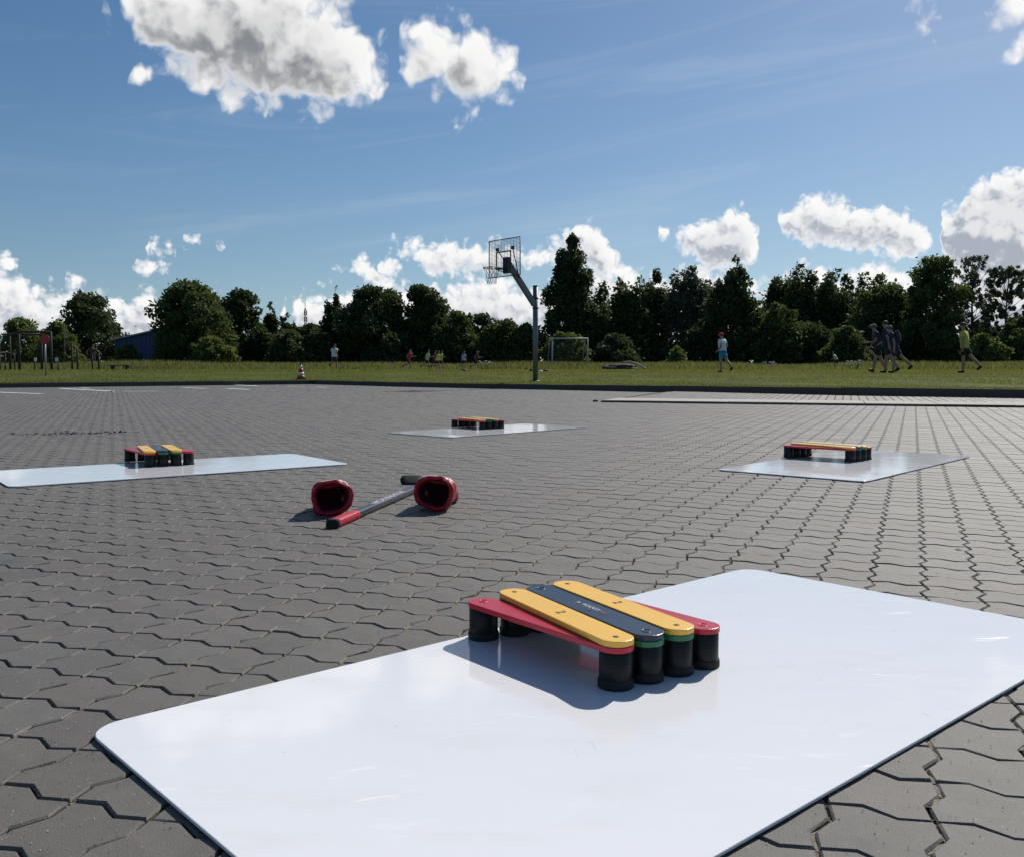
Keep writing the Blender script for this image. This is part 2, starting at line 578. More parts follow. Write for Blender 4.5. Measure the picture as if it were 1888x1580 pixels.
# ------------------------------------------------------------------ mesh helpers
class MB:
    def __init__(self):
        self.v, self.f, self.s = [], [], []

    def add(self, vs, fs, smooth=False):
        o = len(self.v)
        self.v += [tuple(v) for v in vs]
        self.f += [tuple(i + o for i in f) for f in fs]
        self.s += [smooth] * len(fs)
        return self

    def box(self, c, size, rot=None):
        hx, hy, hz = [s / 2 for s in size]
        vs = [Vector((sx * hx, sy * hy, sz * hz)) for sz in (-1, 1) for sx, sy in ((-1, -1), (1, -1), (1, 1), (-1, 1))]
        if rot:
            vs = [rot @ v for v in vs]
        c = Vector(c)
        return self.add([v + c for v in vs], [(3, 2, 1, 0), (4, 5, 6, 7), (0, 1, 5, 4), (1, 2, 6, 5), (2, 3, 7, 6), (3, 0, 4, 7)])

    def tube(self, pts, rad, n=8, cap=True, closed=False, smooth=True):
        pts = [Vector(p) for p in pts]
        k = len(pts)
        rad = rad if isinstance(rad, (list, tuple)) else [rad] * k
        vs, fs = [], []
        up = None
        for i, p in enumerate(pts):
            a = pts[(i - 1) % k] if (closed or i > 0) else p
            b = pts[(i + 1) % k] if (closed or i < k - 1) else p
            d = (b - a).normalized()
            if up is None:
                up = d.orthogonal().normalized()
            up = (up - d * up.dot(d))
            up = up.normalized() if up.length > 1e-6 else d.orthogonal().normalized()
            s = d.cross(up)
            for j in range(n):
                an = 2 * math.pi * j / n
                vs.append(p + (up * math.cos(an) + s * math.sin(an)) * rad[i])
        seg = k if closed else k - 1
        for i in range(seg):
            for j in range(n):
                a, b = i * n + j, i * n + (j + 1) % n
                c, d = ((i + 1) % k) * n + (j + 1) % n, ((i + 1) % k) * n + j
                fs.append((a, b, c, d))
        self.add(vs, fs, smooth)
        if cap and not closed:
            o = len(self.v) - len(vs)
            self.f.append(tuple(o + j for j in range(n))[::-1]); self.s.append(False)
            self.f.append(tuple(o + (k - 1) * n + j for j in range(n))); self.s.append(False)
        return self

    def lathe(self, prof, n=24, c=(0, 0, 0), smooth=True):
        """prof: (radius, z) from bottom to top, closed with caps"""
        c = Vector(c)
        vs, fs = [], []
        for r, z in prof:
            for j in range(n):
                a = 2 * math.pi * j / n
                vs.append(c + Vector((r * math.cos(a), r * math.sin(a), z)))
        for i in range(len(prof) - 1):
            for j in range(n):
                fs.append((i * n + j, i * n + (j + 1) % n, (i + 1) * n + (j + 1) % n, (i + 1) * n + j))
        self.add(vs, fs, smooth)
        o = len(self.v) - len(vs)
        self.f.append(tuple(o + j for j in range(n))[::-1]); self.s.append(False)
        self.f.append(tuple(o + (len(prof) - 1) * n + j for j in range(n))); self.s.append(False)
        return self

    def loft(self, rings, cap0=True, cap1=True, smooth=True):
        n = len(rings[0])
        vs = [v for r in rings for v in r]
        fs = []
        for i in range(len(rings) - 1):
            for j in range(n):
                fs.append((i * n + j, i * n + (j + 1) % n, (i + 1) * n + (j + 1) % n, (i + 1) * n + j))
        self.add(vs, fs, smooth)
        o = len(self.v) - len(vs)
        if cap0:
            self.f.append(tuple(o + j for j in range(n))[::-1]); self.s.append(False)
        if cap1:
            self.f.append(tuple(o + (len(rings) - 1) * n + j for j in range(n))); self.s.append(False)
        return self

    def prism(self, poly, z0, z1, bev=0.0):
        """poly: 2D ccw outline; optional bevel of the top edge"""
        n = len(poly)
        cx = sum(p[0] for p in poly) / n
        cy = sum(p[1] for p in poly) / n

        def inset(d):
            res = []
            for i in range(n):
                a, b, c = Vector(poly[i - 1]), Vector(poly[i]), Vector(poly[(i + 1) % n])
                n1 = Vector((-(b - a).y, (b - a).x)).normalized()
                n2 = Vector((-(c - b).y, (c - b).x)).normalized()
                m = (n1 + n2)
                m = m.normalized() if m.length > 1e-6 else n1
                k = d / max(.35, m.dot(n1))
                res.append((b.x + m.x * k, b.y + m.y * k))
            return res
        rings = [[(x, y, z0) for x, y in (inset(bev * .7) if bev else poly)]]
        if bev:
            rings.append([(x, y, z0 + bev * .7) for x, y in poly])
            rings.append([(x, y, z1 - bev) for x, y in poly])
            rings.append([(x, y, z1 - bev * .3) for x, y in inset(bev * .3)])
            rings.append([(x, y, z1) for x, y in inset(bev)])
        else:
            rings.append([(x, y, z1) for x, y in poly])
        self.loft(rings, smooth=False)
        return self

    def build(self, name, mat, parent=None, **tags):
        me = bpy.data.meshes.new(name)
        me.from_pydata(self.v, [], self.f)
        me.polygons.foreach_set('use_smooth', self.s)
        if mat:
            me.materials.append(MATS[mat])
        me.update()
        return link(name, me, parent, **tags)


def link(name, data, parent=None, **tags):
    o = bpy.data.objects.new(name, data)
    COL.objects.link(o)
    if parent is not None:
        o.parent = parent
    for k, v in tags.items():
        o[k] = v
    return o


def empty(name, loc=(0, 0, 0), rz=0., **tags):
    o = link(name, None, None, **tags)
    o.location = loc
    o.rotation_euler = (0, 0, rz)
    o.empty_display_size = .1
    return o


def np_mesh(name, verts, loops, counts, mat, parent=None, smooth=False, **tags):
    me = bpy.data.meshes.new(name)
    me.vertices.add(len(verts))
    me.vertices.foreach_set('co', np.ascontiguousarray(verts, dtype=np.float32).ravel())
    me.loops.add(len(loops))
    me.loops.foreach_set('vertex_index', np.ascontiguousarray(loops, dtype=np.int32))
    me.polygons.add(len(counts))
    starts = np.concatenate(([0], np.cumsum(counts)[:-1])).astype(np.int32)
    me.polygons.foreach_set('loop_start', starts)
    me.polygons.foreach_set('loop_total', np.asarray(counts, dtype=np.int32))
    me.polygons.foreach_set('use_smooth', np.full(len(counts), smooth, dtype=bool))
    me.materials.append(MATS[mat])
    me.update(calc_edges=True)
    me.validate()
    return link(name, me, parent, **tags)


def copy_tree(o, parent=None):
    c = o.copy()
    COL.objects.link(c)
    if parent is not None:
        c.parent = parent
    for ch in list(o.children):
        copy_tree(ch, c)
    return c


def text_mesh(body, size, depth=0.0006):
    cu = bpy.data.curves.new('lettering', 'FONT')
    cu.body = body
    cu.size = size
    cu.align_x = 'CENTER'
    cu.align_y = 'CENTER'
    cu.extrude = depth
    cu.resolution_u = 3
    o = bpy.data.objects.new('lettering', cu)
    COL.objects.link(o)
    bpy.context.view_layer.update()
    dg = bpy.context.evaluated_depsgraph_get()
    me = bpy.data.meshes.new_from_object(o.evaluated_get(dg))
    bpy.data.objects.remove(o)
    return me


# ------------------------------------------------------------------ kerb line (edge of the paved yard)
KERB = [(-60.0, -8.1), (-20.0, 21.3), (-13.9, 25.8), (-6.55, 31.2), (-3.2, 27.2), (-.58, 24.8), (1.54, 23.1), (4.2, 20.4), (6.3, 18.05), (8.9, 16.25), (14.0, 13.2), (50., -8.3)]


def kerb_top(x):
    return .132 + .053 * min(1., max(0., (x - 1.5) / 5.))


def kerb_hit(dx, dy):
    best = 1e9
    for (ax, ay), (bx, by) in zip(KERB[:-1], KERB[1:]):
        ex, ey = bx - ax, by - ay
        den = dx * ey - dy * ex
        if abs(den) < 1e-9:
            continue
        s = (ax * ey - ay * ex) / den
        u = (ax * dy - ay * dx) / den
        if s > 0 and -1e-6 <= u <= 1 + 1e-6:
            best = min(best, s)
    return best


def field_z(d, x=0.):
    z0 = kerb_top(x) - .008
    pts = [(0, z0), (1.5, z0 + .02), (5, .26), (10, .355), (400, .36), (4000, .36)]
    for (a, za), (b, zb) in zip(pts[:-1], pts[1:]):
        if d <= b:
            return za + (zb - za) * (d - a) / (b - a)
    return .36


def ground_z(x, y):
    r = math.hypot(x, y)
    k = kerb_hit(x / r, y / r)
    return field_z(r - k, x) if r > k else 0.0


def build_ground():
    # low sheet under everything
    mb = MB()
    mb.add([(-3000, -3000, -.3), (3000, -3000, -.3), (3000, 3000, -.3), (-3000, 3000, -.3)], [(0, 1, 2, 3)])
    mb.build('ground', 'grass_ground', kind='structure')
    # grass field beyond the kerb
    offs = [.10, .8, 1.6, 2.6, 3.8, 5.2, 7., 9., 12., 16., 22., 30., 40., 60., 100., 200., 500., 1200., 3500.]
    angs = [R(a) for a in np.linspace(-88, 92, 241)]
    vs, fs = [], []
    for a in angs:
        dx, dy = math.sin(a), math.cos(a)
        k = kerb_hit(dx, dy)
        if k > 100:
            k = 100
        for o in offs:
            r = k + o
            z = field_z(o, dx * k) + .012 * math.sin(r * 1.3 + a * 40) * (o > 1)
            vs.append((dx * r, dy * r, z))
    n = len(offs)
    for i in range(len(angs) - 1):
        for j in range(n - 1):
            fs.append((i * n + j, i * n + j + 1, (i + 1) * n + j + 1, (i + 1) * n + j))
    mb = MB()
    mb.add(vs, fs, True)
    g = mb.build('grass_field', 'grass_ground', kind='structure')


build_ground()


def build_kerbs():
    root = empty('kerb', kind='structure')
    W, T = .15, .148
    idx = 0
    for (a, b) in zip(KERB[1:-2], KERB[2:-1]):
        a, b = Vector(a), Vector(b)
        L = (b - a).length
        d = (b - a) / L
        nrm = Vector((-d.y, d.x))
        # outward = away from camera
        if nrm.dot((a + b) / 2) < 0:
            nrm = -nrm
        k = max(1, round(L / 1.0))
        for i in range(k):
            p0 = a + d * (L * i / k + .004)
            p1 = a + d * (L * (i + 1) / k - .004)
            dz = random.uniform(-.006, .004) + kerb_top((p0.x + p1.x) / 2) - T
            q = [p0, p1, p1 + nrm * W, p0 + nrm * W]
            if (q[1] - q[0]).cross(q[2] - q[1]) < 0:
                q = q[::-1]
            mb = MB()
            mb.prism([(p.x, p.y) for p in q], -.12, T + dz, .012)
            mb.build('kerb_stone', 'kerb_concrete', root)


build_kerbs()

# ------------------------------------------------------------------ paved yard, paver by paver
PU = Vector((.921, -.390)).normalized()
PV = Vector((-PU.y, PU.x))
CU, CV = 0.131, 0.1275
ORG = gnd(273, 1510.)       # a joint crossing measured in the photograph
UE = [(-.0, 0.), (.335, .0115), (.665, -.0115)]
VE = [(0., 0.), (.335, -.0095), (.665, .0095)]


def paver_outline():
    """ccw outline in the (u, v) frame of one cell"""
    pts = []
    for f, o in UE:
        pts.append((f * CU, o))
    for f, o in VE:
        pts.append((CU + o, f * CV))
    for f, o in UE:
        pts.append(((1 - f) * CU, CV - o))
    for f, o in VE:
        pts.append((-o, (1 - f) * CV))
    return pts


def inset_poly(poly, d):
    n = len(poly)
    res = []
    for i in range(n):
        a, b, c = Vector(poly[i - 1]), Vector(poly[i]), Vector(poly[(i + 1) % n])
        n1 = Vector((-(b - a).y, (b - a).x)).normalized()
        n2 = Vector((-(c - b).y, (c - b).x)).normalized()
        m = (n1 + n2).normalized()
        k = d / max(.5, m.dot(n1))
        res.append((b.x + m.x * k, b.y + m.y * k))
    return res


PLAT_A, PLAT_B = Vector((1.43, 15.28)), Vector((7.19, 13.25))
PLAT_D = (PLAT_B - PLAT_A).normalized()
PLAT_N = Vector((-PLAT_D.y, PLAT_D.x))


def build_yard():
    yard = MB()
    poly = [(p[0], p[1]) for p in KERB]
    yard.add([(x, y, -.0095) for x, y in poly] + [(50, -60, -.0095), (-60, -60, -.0095)], [tuple(range(len(poly) + 2))[::-1]])
    root = yard.build('paved_yard', 'joint_sand', kind='structure')
    out0 = paver_outline()
    o_full = inset_poly(out0, .0022)
    o_top = inset_poly(out0, .0048)
    n = len(o_full)
    base = [(u, v, -.03) for u, v in o_full] + [(u, v, -.0030) for u, v in o_full] + [(u, v, 0.) for u, v in o_top]
    c0 = np.array([CU / 2, CV / 2, 0.])
    V3 = np.array(base) - c0
    F3 = []
    for k in (0, 1):
        for j in range(n):
            F3.append((k * n + j, k * n + (j + 1) % n, (k + 1) * n + (j + 1) % n, (k + 1) * n + j))
    F3.append(tuple(2 * n + j for j in range(n)))
    # far ones: chamfer and top only
    V2 = V3[n:]
    F2 = [(j, (j + 1) % n, n + (j + 1) % n, n + j) for j in range(n)] + [tuple(n + j for j in range(n))]
    M = np.array([[PU.x, PV.x, 0], [PU.y, PV.y, 0], [0, 0, 1]])
    kpoly = np.array(KERB)
    cells = []
    for i in range(-170, 190):
        for j in range(-40, 330):
            u, v = (i + .5) * CU, (j + .5) * CV
            x = ORG.x + PU.x * u + PV.x * v
            y = ORG.y + PU.y * u + PV.y * v
            if y < .35 or abs(x) > .64 * y + 1.0 or y > 33:
                continue
            r = math.hypot(x, y)
            q = Vector((x, y)) - PLAT_A
            plat = q.dot(PLAT_D) > .06 and q.dot(PLAT_N) > .02
            if plat:
                continue
            if r > 13:
                k = kerb_hit(x / r, y / r)
                if r > k - .04:
                    continue
            cells.append((x, y, r))
    c = np.array(cells)
    # projected size decides which are built one by one
    px = 944 + 1745 * c[:, 0] / c[:, 1]
    py = 677 + 1745 * CAM_H / c[:, 1]
    vis = (px > -60) & (px < 1950) & (py < 1620)
    padc = [PADS[0]]
    for P in padc:
        cen, lx, sx = P
        d = c[:, :2] - np.array(cen[:2])
        a = np.abs(d @ np.array(lx[:2])); b = np.abs(d @ np.array(sx[:2]))
        vis &= ~((a < PAD_L / 2 - .07) & (b < PAD_W / 2 - .07))
    area = np.where(vis, 1 / c[:, 1] ** 3, 0)
    order = np.argsort(-area)
    single = set(order[:300].tolist())
    meshes = []
    for k in range(5):
        me = bpy.data.meshes.new('paver')
        jit = V3.copy()
        jit[2 * n:, :2] += RNG.normal(0, .0007, (n, 2))
        jit[2 * n:, 2] += RNG.normal(0, .0005, n)
        jit[n:2 * n, :2] += RNG.normal(0, .0005, (n, 2))
        me.from_pydata([tuple(v) for v in jit], [], F3)
        me.polygons.foreach_set('use_smooth', [False] * len(F3))
        me.materials.append(MATS['concrete_paver'])
        me.update()
        meshes.append(me)
    ang = math.atan2(PU.y, PU.x)
    for i in order[:300]:
        x, y, r = c[i]
        o = link('paver', meshes[random.randrange(5)], root)
        o.location = (x, y, random.uniform(-.0009, .0007))
        o.rotation_euler = (random.uniform(-.004, .004), random.uniform(-.004, .004), ang + random.uniform(-.004, .004))
    # the others: one mass, nearer ones with side faces
    rest = np.array([i for i in range(len(c)) if i not in single])
    near = rest[c[rest, 2] < 9]
    far = rest[c[rest, 2] >= 9]
    Vs, Ls, Cs, off = [], [], [], 0
    for ids, V, F in ((near, V3, F3), (far, V2, F2)):
        k = len(ids)
        m = len(V)
        tilt = RNG.normal(0, .002, (k, 2))
        zz = RNG.uniform(-.0009, .0007, k)
        P = (V @ M.T)[None, :, :] + np.stack([c[ids, 0], c[ids, 1], zz], 1)[:, None, :]
        P[:, :, 2] += V[None, :, 0] * tilt[:, :1] + V[None, :, 1] * tilt[:, 1:]
        Vs.append(P.reshape(-1, 3))
        lf = np.concatenate([np.array(f) for f in F])
        Ls.append((lf[None, :] + (np.arange(k) * m)[:, None]).ravel() + off)
        Cs.append(np.tile([len(f) for f in F], k))
        off += k * m
    np_mesh('pavers', np.concatenate(Vs), np.concatenate(Ls), np.concatenate(Cs), 'concrete_paver', root, kind='stuff')
    return root


# ------------------------------------------------------------------ pads
PAD_L, PAD_W, PAD_T = 1.76, .89, .0052
PZ = .0078


def pad_from(corner, along, flip=1):
    """corner: left corner; along: unit vector of the long side; the short side turns to the right of it"""
    s = Vector((along.y, -along.x, 0)) * flip
    cen = Vector((corner.x, corner.y, 0)) + along * PAD_L / 2 + s * PAD_W / 2
    return (cen, Vector((along.x, along.y, 0)), s)


A = gnd(156.6, 1342, PZ); B = gnd(1376.7, 1045.5, PZ)
PAD_L = (B - A).length
al = (B - A).normalized()
PADS = [pad_from(A, al)]
for quad in ([(-6, 868), (60, 893), (620, 855), (515, 838)], [(1320, 865), (1596, 887), (1810, 840), (1538, 827)], [(732, 797), (838, 804.5), (1070, 787), (962, 782.5)]):
    g = [gnd(x, y, PZ) for x, y in quad]
    cen = sum(g, Vector()) / 4
    ax = ((g[2] - g[1]) + (g[3] - g[0])).normalized()
    PADS.append((Vector((cen.x, cen.y, 0)), ax, Vector((ax.y, -ax.x, 0))))


def rounded_rect(L, W, r, k=8):
    pts = []
    for cx, cy, a0 in ((L / 2 - r, -W / 2 + r, -90), (L / 2 - r, W / 2 - r, 0), (-L / 2 + r, W / 2 - r, 90), (-L / 2 + r, -W / 2 + r, 180)):
        for i in range(k + 1):
            a = R(a0 + 90 * i / k)
            pts.append((cx + r * math.cos(a), cy + r * math.sin(a)))
    return pts


pad_labels = ['large white plastic shooting pad lying in the foreground, cut by the lower edge',
              'white shooting pad at the left edge, far side of the red gloves',
              'white shooting pad on the right, in front of the raised light kerb strip',
              'smallest and farthest white shooting pad, in front of the basketball pole']
for (cen, lx, sx), lab in zip(PADS, pad_labels):
    mb = MB()
    mb.prism(rounded_rect(PAD_L, PAD_W if cen is PADS[0][0] else .83, .055), 0, PAD_T, .0014)
    o = mb.build('shooting_pad', 'white_pad', None, label=lab, category='shooting pad', group='white shooting pads on the paving')
    o.location = (cen.x, cen.y, PZ - PAD_T)
    o.rotation_euler = (0, 0, math.atan2(lx.y, lx.x))

yard = build_yard()


def build_platform():
    root = empty('raised_pavement', kind='structure')
    A, D, N = PLAT_A, PLAT_D, PLAT_N
    H = .030
    # sand bed
    bed = MB()
    q = [A + N * 1.1, A + D * 14 + N * 1.1, A + D * 14 + N * 9, A + N * 9.2]
    bed.add([(p.x, p.y, H - .012) for p in q], [(0, 1, 2, 3)])
    bed.build('bed', 'joint_sand', root)
    # flat concrete edge slabs; their front shade is coloured in as dark strips
    k = 0
    s = 0.
    while s < 13:
        p0, p1 = A + D * (s + .004), A + D * (s + .996)
        mb = MB()
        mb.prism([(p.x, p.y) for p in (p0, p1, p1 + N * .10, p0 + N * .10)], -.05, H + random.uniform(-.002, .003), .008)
        mb.build('shade_edge', 'kerb_concrete', root)
        mb = MB()
        mb.prism([(p.x, p.y) for p in (p0 + N * .104, p1 + N * .104, p1 + N * 1.25, p0 + N * 1.25)], -.02, H + .002 + random.uniform(-.002, .003), .004)
        mb.build('edge_slab', 'band_concrete', root)
        s += 1.0
    # side edge slabs
    s = 1.26
    while s < 7.0:
        p0, p1 = A + N * (s + .004), A + N * (s + .996)
        r = math.hypot(p1.x, p1.y)
        if r > kerb_hit(p1.x / r, p1.y / r) - .1:
            break
        mb = MB()
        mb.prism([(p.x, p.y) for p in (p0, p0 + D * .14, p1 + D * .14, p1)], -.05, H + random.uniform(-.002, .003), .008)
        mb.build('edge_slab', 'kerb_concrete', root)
        s += 1.0
    # pavers of the raised part, one mass (each a few pixels)
    out0 = paver_outline()
    f, tp = inset_poly(out0, .003), inset_poly(out0, .008)
    n = len(f)
    V = np.array([(u, v, -.010) for u, v in f] + [(u, v, 0) for u, v in tp])
    Vs, Ls, Cs = [], [], []
    F = [(j, (j + 1) % n, n + (j + 1) % n, n + j) for j in range(n)] + [tuple(n + j for j in range(n))]
    lf = np.concatenate([np.array(x) for x in F])
    cnt = 0
    for i in range(95):
        for j in range(60):
            o = A + D * (.15 + i * CU) + N * (1.27 + j * CV)
            if o.x > .64 * o.y + 1.0:
                continue
            r = o.length
            if r > kerb_hit(o.x / r, o.y / r) - .2:
                continue
            P = np.stack([o.x + D.x * V[:, 0] + N.x * V[:, 1], o.y + D.y * V[:, 0] + N.y * V[:, 1], V[:, 2] + H + random.uniform(-.0015, .001)], 1)
            Vs.append(P); Ls.append(lf + cnt * 2 * n); Cs.append([len(x) for x in F]); cnt += 1
    np_mesh('pavers', np.concatenate(Vs), np.concatenate(Ls), np.concatenate(Cs), 'pale_paver', root, kind='stuff')


build_platform()


def build_markings():
    dashes = [((-60, 722), (78, 727)), ((110, 717), (205, 722)), ((228, 722.5), (292, 722)), ((338, 715.5), (380, 717)), ((418, 717), (458, 719)), ((432, 710.5), (475, 712.5)), ((530, 713.5), (560, 713.5)), ((582, 714.5), (604, 715)), ((150, 716), (165, 716.8))]
    for (a, b) in dashes:
        p, q = gnd(*a), gnd(*b)
        p, q = Vector((p.x, p.y)), Vector((q.x, q.y))
        d = (q - p).normalized()
        nn = Vector((-d.y, d.x)) * .095
        mb = MB()
        # broken paint: the stripe laid from several worn patches of one marking
        k = 5
        segs = []
        for i in range(k):
            a0 = p + (q - p) * (i / k)
            b0 = p + (q - p) * ((i + 1) / k)
            w0, w1 = random.uniform(.7, 1.1), random.uniform(.7, 1.1)
            mb.add([(*(a0 - nn * w0), .0045), (*(b0 - nn * w1), .0045), (*(b0 + nn * w0), .0045), (*(a0 + nn * w1), .0045)], [(0, 1, 2, 3)])
        mb.build('painted_line', 'road_paint', None, kind='structure')


build_markings()


# ------------------------------------------------------------------ stickhandling trainer
def stadium(p, q, r, k=9):
    p, q = Vector(p), Vector(q)
    d = (q - p).normalized()
    a = math.atan2(d.y, d.x)
    pts = []
    for i in range(k + 1):
        t = a - math.pi / 2 + math.pi * i / k
        pts.append((q.x + r * math.cos(t), q.y + r * math.sin(t)))
    for i in range(k + 1):
        t = a + math.pi / 2 + math.pi * i / k
        pts.append((p.x + r * math.cos(t), p.y + r * math.sin(t)))
    return pts


LEG_H, BAR_T, BAR_R = .0668, .0108, .0318
ZU, ZD = PZ + LEG_H + 2 * BAR_T + .0006, PZ + LEG_H + BAR_T
RT = [gnd(x, y, z).xy for x, y, z in ((1135.6, 1172.9, ZU), (1191.8, 1162.1, ZU), (1247.5, 1151.3, ZU), (1295.8, 1151.0, ZD))]
LT = [gnd(x, y, z).xy for x, y, z in ((891.5, 1107.4, ZD), (948.7, 1090.2, ZU), (998.0, 1083.6, ZU), (1046.3, 1075.3, ZU))]
TC = sum(RT + LT, Vector((0, 0))) / 8
Z1, Z2 = LEG_H, LEG_H + BAR_T + .0006
BARS = [('red', LT[0], RT[0], Z1), ('yellow', RT[0], LT[1], Z2), ('green', LT[1], RT[1], Z1), ('navy', RT[1], LT[2], Z2), ('green', LT[2], RT[2], Z1), ('yellow', RT[2], LT[3], Z2), ('red', LT[3], RT[3], Z1)]


def make_trainer(label):
    root = empty('stickhandling_trainer', label=label, category='stickhandling trainer', group='folded stickhandling trainers on the pads')
    for p in RT + LT:
        mb = MB()
        q = p - TC
        mb.lathe([(.0292, .012), (.0297, .014), (.0297, LEG_H - .001), (.0288, LEG_H - .0002)], 28, (q.x, q.y, 0))
        leg = mb.build('leg', 'black_plastic', root)
        mb = MB()
        mb.lathe([(.0305, .0), (.0323, .0014), (.0323, .0105), (.0313, .0150), (.0299, .0165)], 28, (q.x, q.y, 0))
        mb.build('foot_ring', 'black_rubber', leg)
    for colr, p, q, z in BARS:
        p, q = p - TC, q - TC
        mb = MB()
        mb.prism(stadium(p, q, BAR_R, 12), z, z + BAR_T, .0013)
        bar = mb.build('bar', colr + '_plastic', root)
        if colr in ('yellow', 'navy') or True:
            zt = z + BAR_T
            for e in (p, q):
                top = (z == Z2) or (e == BARS[0][1] - TC) or (e == BARS[-1][2] - TC)
                if not top:
                    continue
                m2 = MB()
                if colr == 'yellow':
                    m2.lathe([(.0058, -.001), (.0058, .0003), (.0040, .0006)], 16, (e.x, e.y, zt))
                    m2.build('screw', 'dark_screw', bar)
                else:
                    ring = [(e.x + .0085 * math.cos(a), e.y + .0085 * math.sin(a), zt) for a in np.linspace(0, 2 * math.pi, 20, endpoint=False)]
                    m2.tube(ring, .0011, 6, closed=True)
                    m2.build('screw_ring', colr + '_plastic', bar)
        mid = (p + q) / 2
        d = (p - q) if p.x > q.x else (q - p)     # reads along the bar towards the viewer's right
        a = math.atan2(d.y, d.x)
        zt = z + BAR_T + .0003
        if colr == 'yellow':
            o = link('digit', text_mesh('2', .030, .0003), bar)
            o.data.materials.append(MATS['dark_print'])
            o.location = (mid.x, mid.y, zt)
            o.rotation_euler = (0, 0, a)
        if colr == 'navy':
            d.normalize()
            nrm = Vector((-d.y, d.x))
            for body, sz, mt, off, lat in (('HOCKEY', .0150, 'white_print', .000, .004), ('revolution', .0085, 'grey_print', .004, -.009)):
                o = link('lettering', text_mesh(body, sz, .0003), bar)
                o.data.materials.append(MATS[mt])
                c = mid + d * off + nrm * lat
                o.location = (c.x, c.y, zt)
                o.rotation_euler = (0, 0, a)
            e = mid - d * .046 + nrm * .004
            m2 = MB()
            m2.prism([tuple(e + d * .0075), tuple(e + nrm * .006 - d * .004), tuple(e - d * .0015), tuple(e - nrm * .006 - d * .004)], zt, zt + .0004)
            m2.build('emblem', 'tan_print', bar)
            e = mid + d * .046 + nrm * .001
            m2 = MB()
            m2.prism([tuple(e - d * .008 - nrm * .003), tuple(e + d * .010 - nrm * .001), tuple(e + d * .008 + nrm * .003), tuple(e - d * .006 + nrm * .003)], zt, zt + .0004)
            m2.build('emblem', 'red_print', bar)
    return root


tr0 = make_trainer('folded trainer with yellow, navy and red bars on the nearest white pad')
tr0.location = (TC.x, TC.y, PZ)
base_ang = math.atan2(PADS[0][1].y, PADS[0][1].x)
for (cen, lx, sx), px, py, rot, lab in ((PADS[1], 293, 853, R(4), 'folded trainer with black legs on the white pad at the left edge'),
                                   (PADS[2], 1526, 845, R(4), 'folded trainer seen side-on with a gap under it on the right-hand white pad'),
                                   (PADS[3], 881, 789.0, R(0), 'tiny folded trainer on the farthest white pad')):
    o = copy_tree(tr0)
    o['label'] = lab
    g = gnd(px, py, PZ)
    o.location = (g.x, g.y, PZ)
    o.rotation_euler = (0, 0, math.atan2(lx.y, lx.x) - base_ang + rot)


# ------------------------------------------------------------------ hockey gloves and stick
def ring(c, ax, up, rx, rz, n=20, sq=2.4):
    """superellipse ring around axis ax"""
    side = ax.cross(up).normalized()
    up = side.cross(ax).normalized()
    pts = []
    for j in range(n):
        a = 2 * math.pi * j / n
        ca, sa = math.cos(a), math.sin(a)
        x = math.copysign(abs(ca) ** (2 / sq), ca) * rx
        z = math.copysign(abs(sa) ** (2 / sq), sa) * rz
        pts.append(c + side * x + up * z)
    return pts


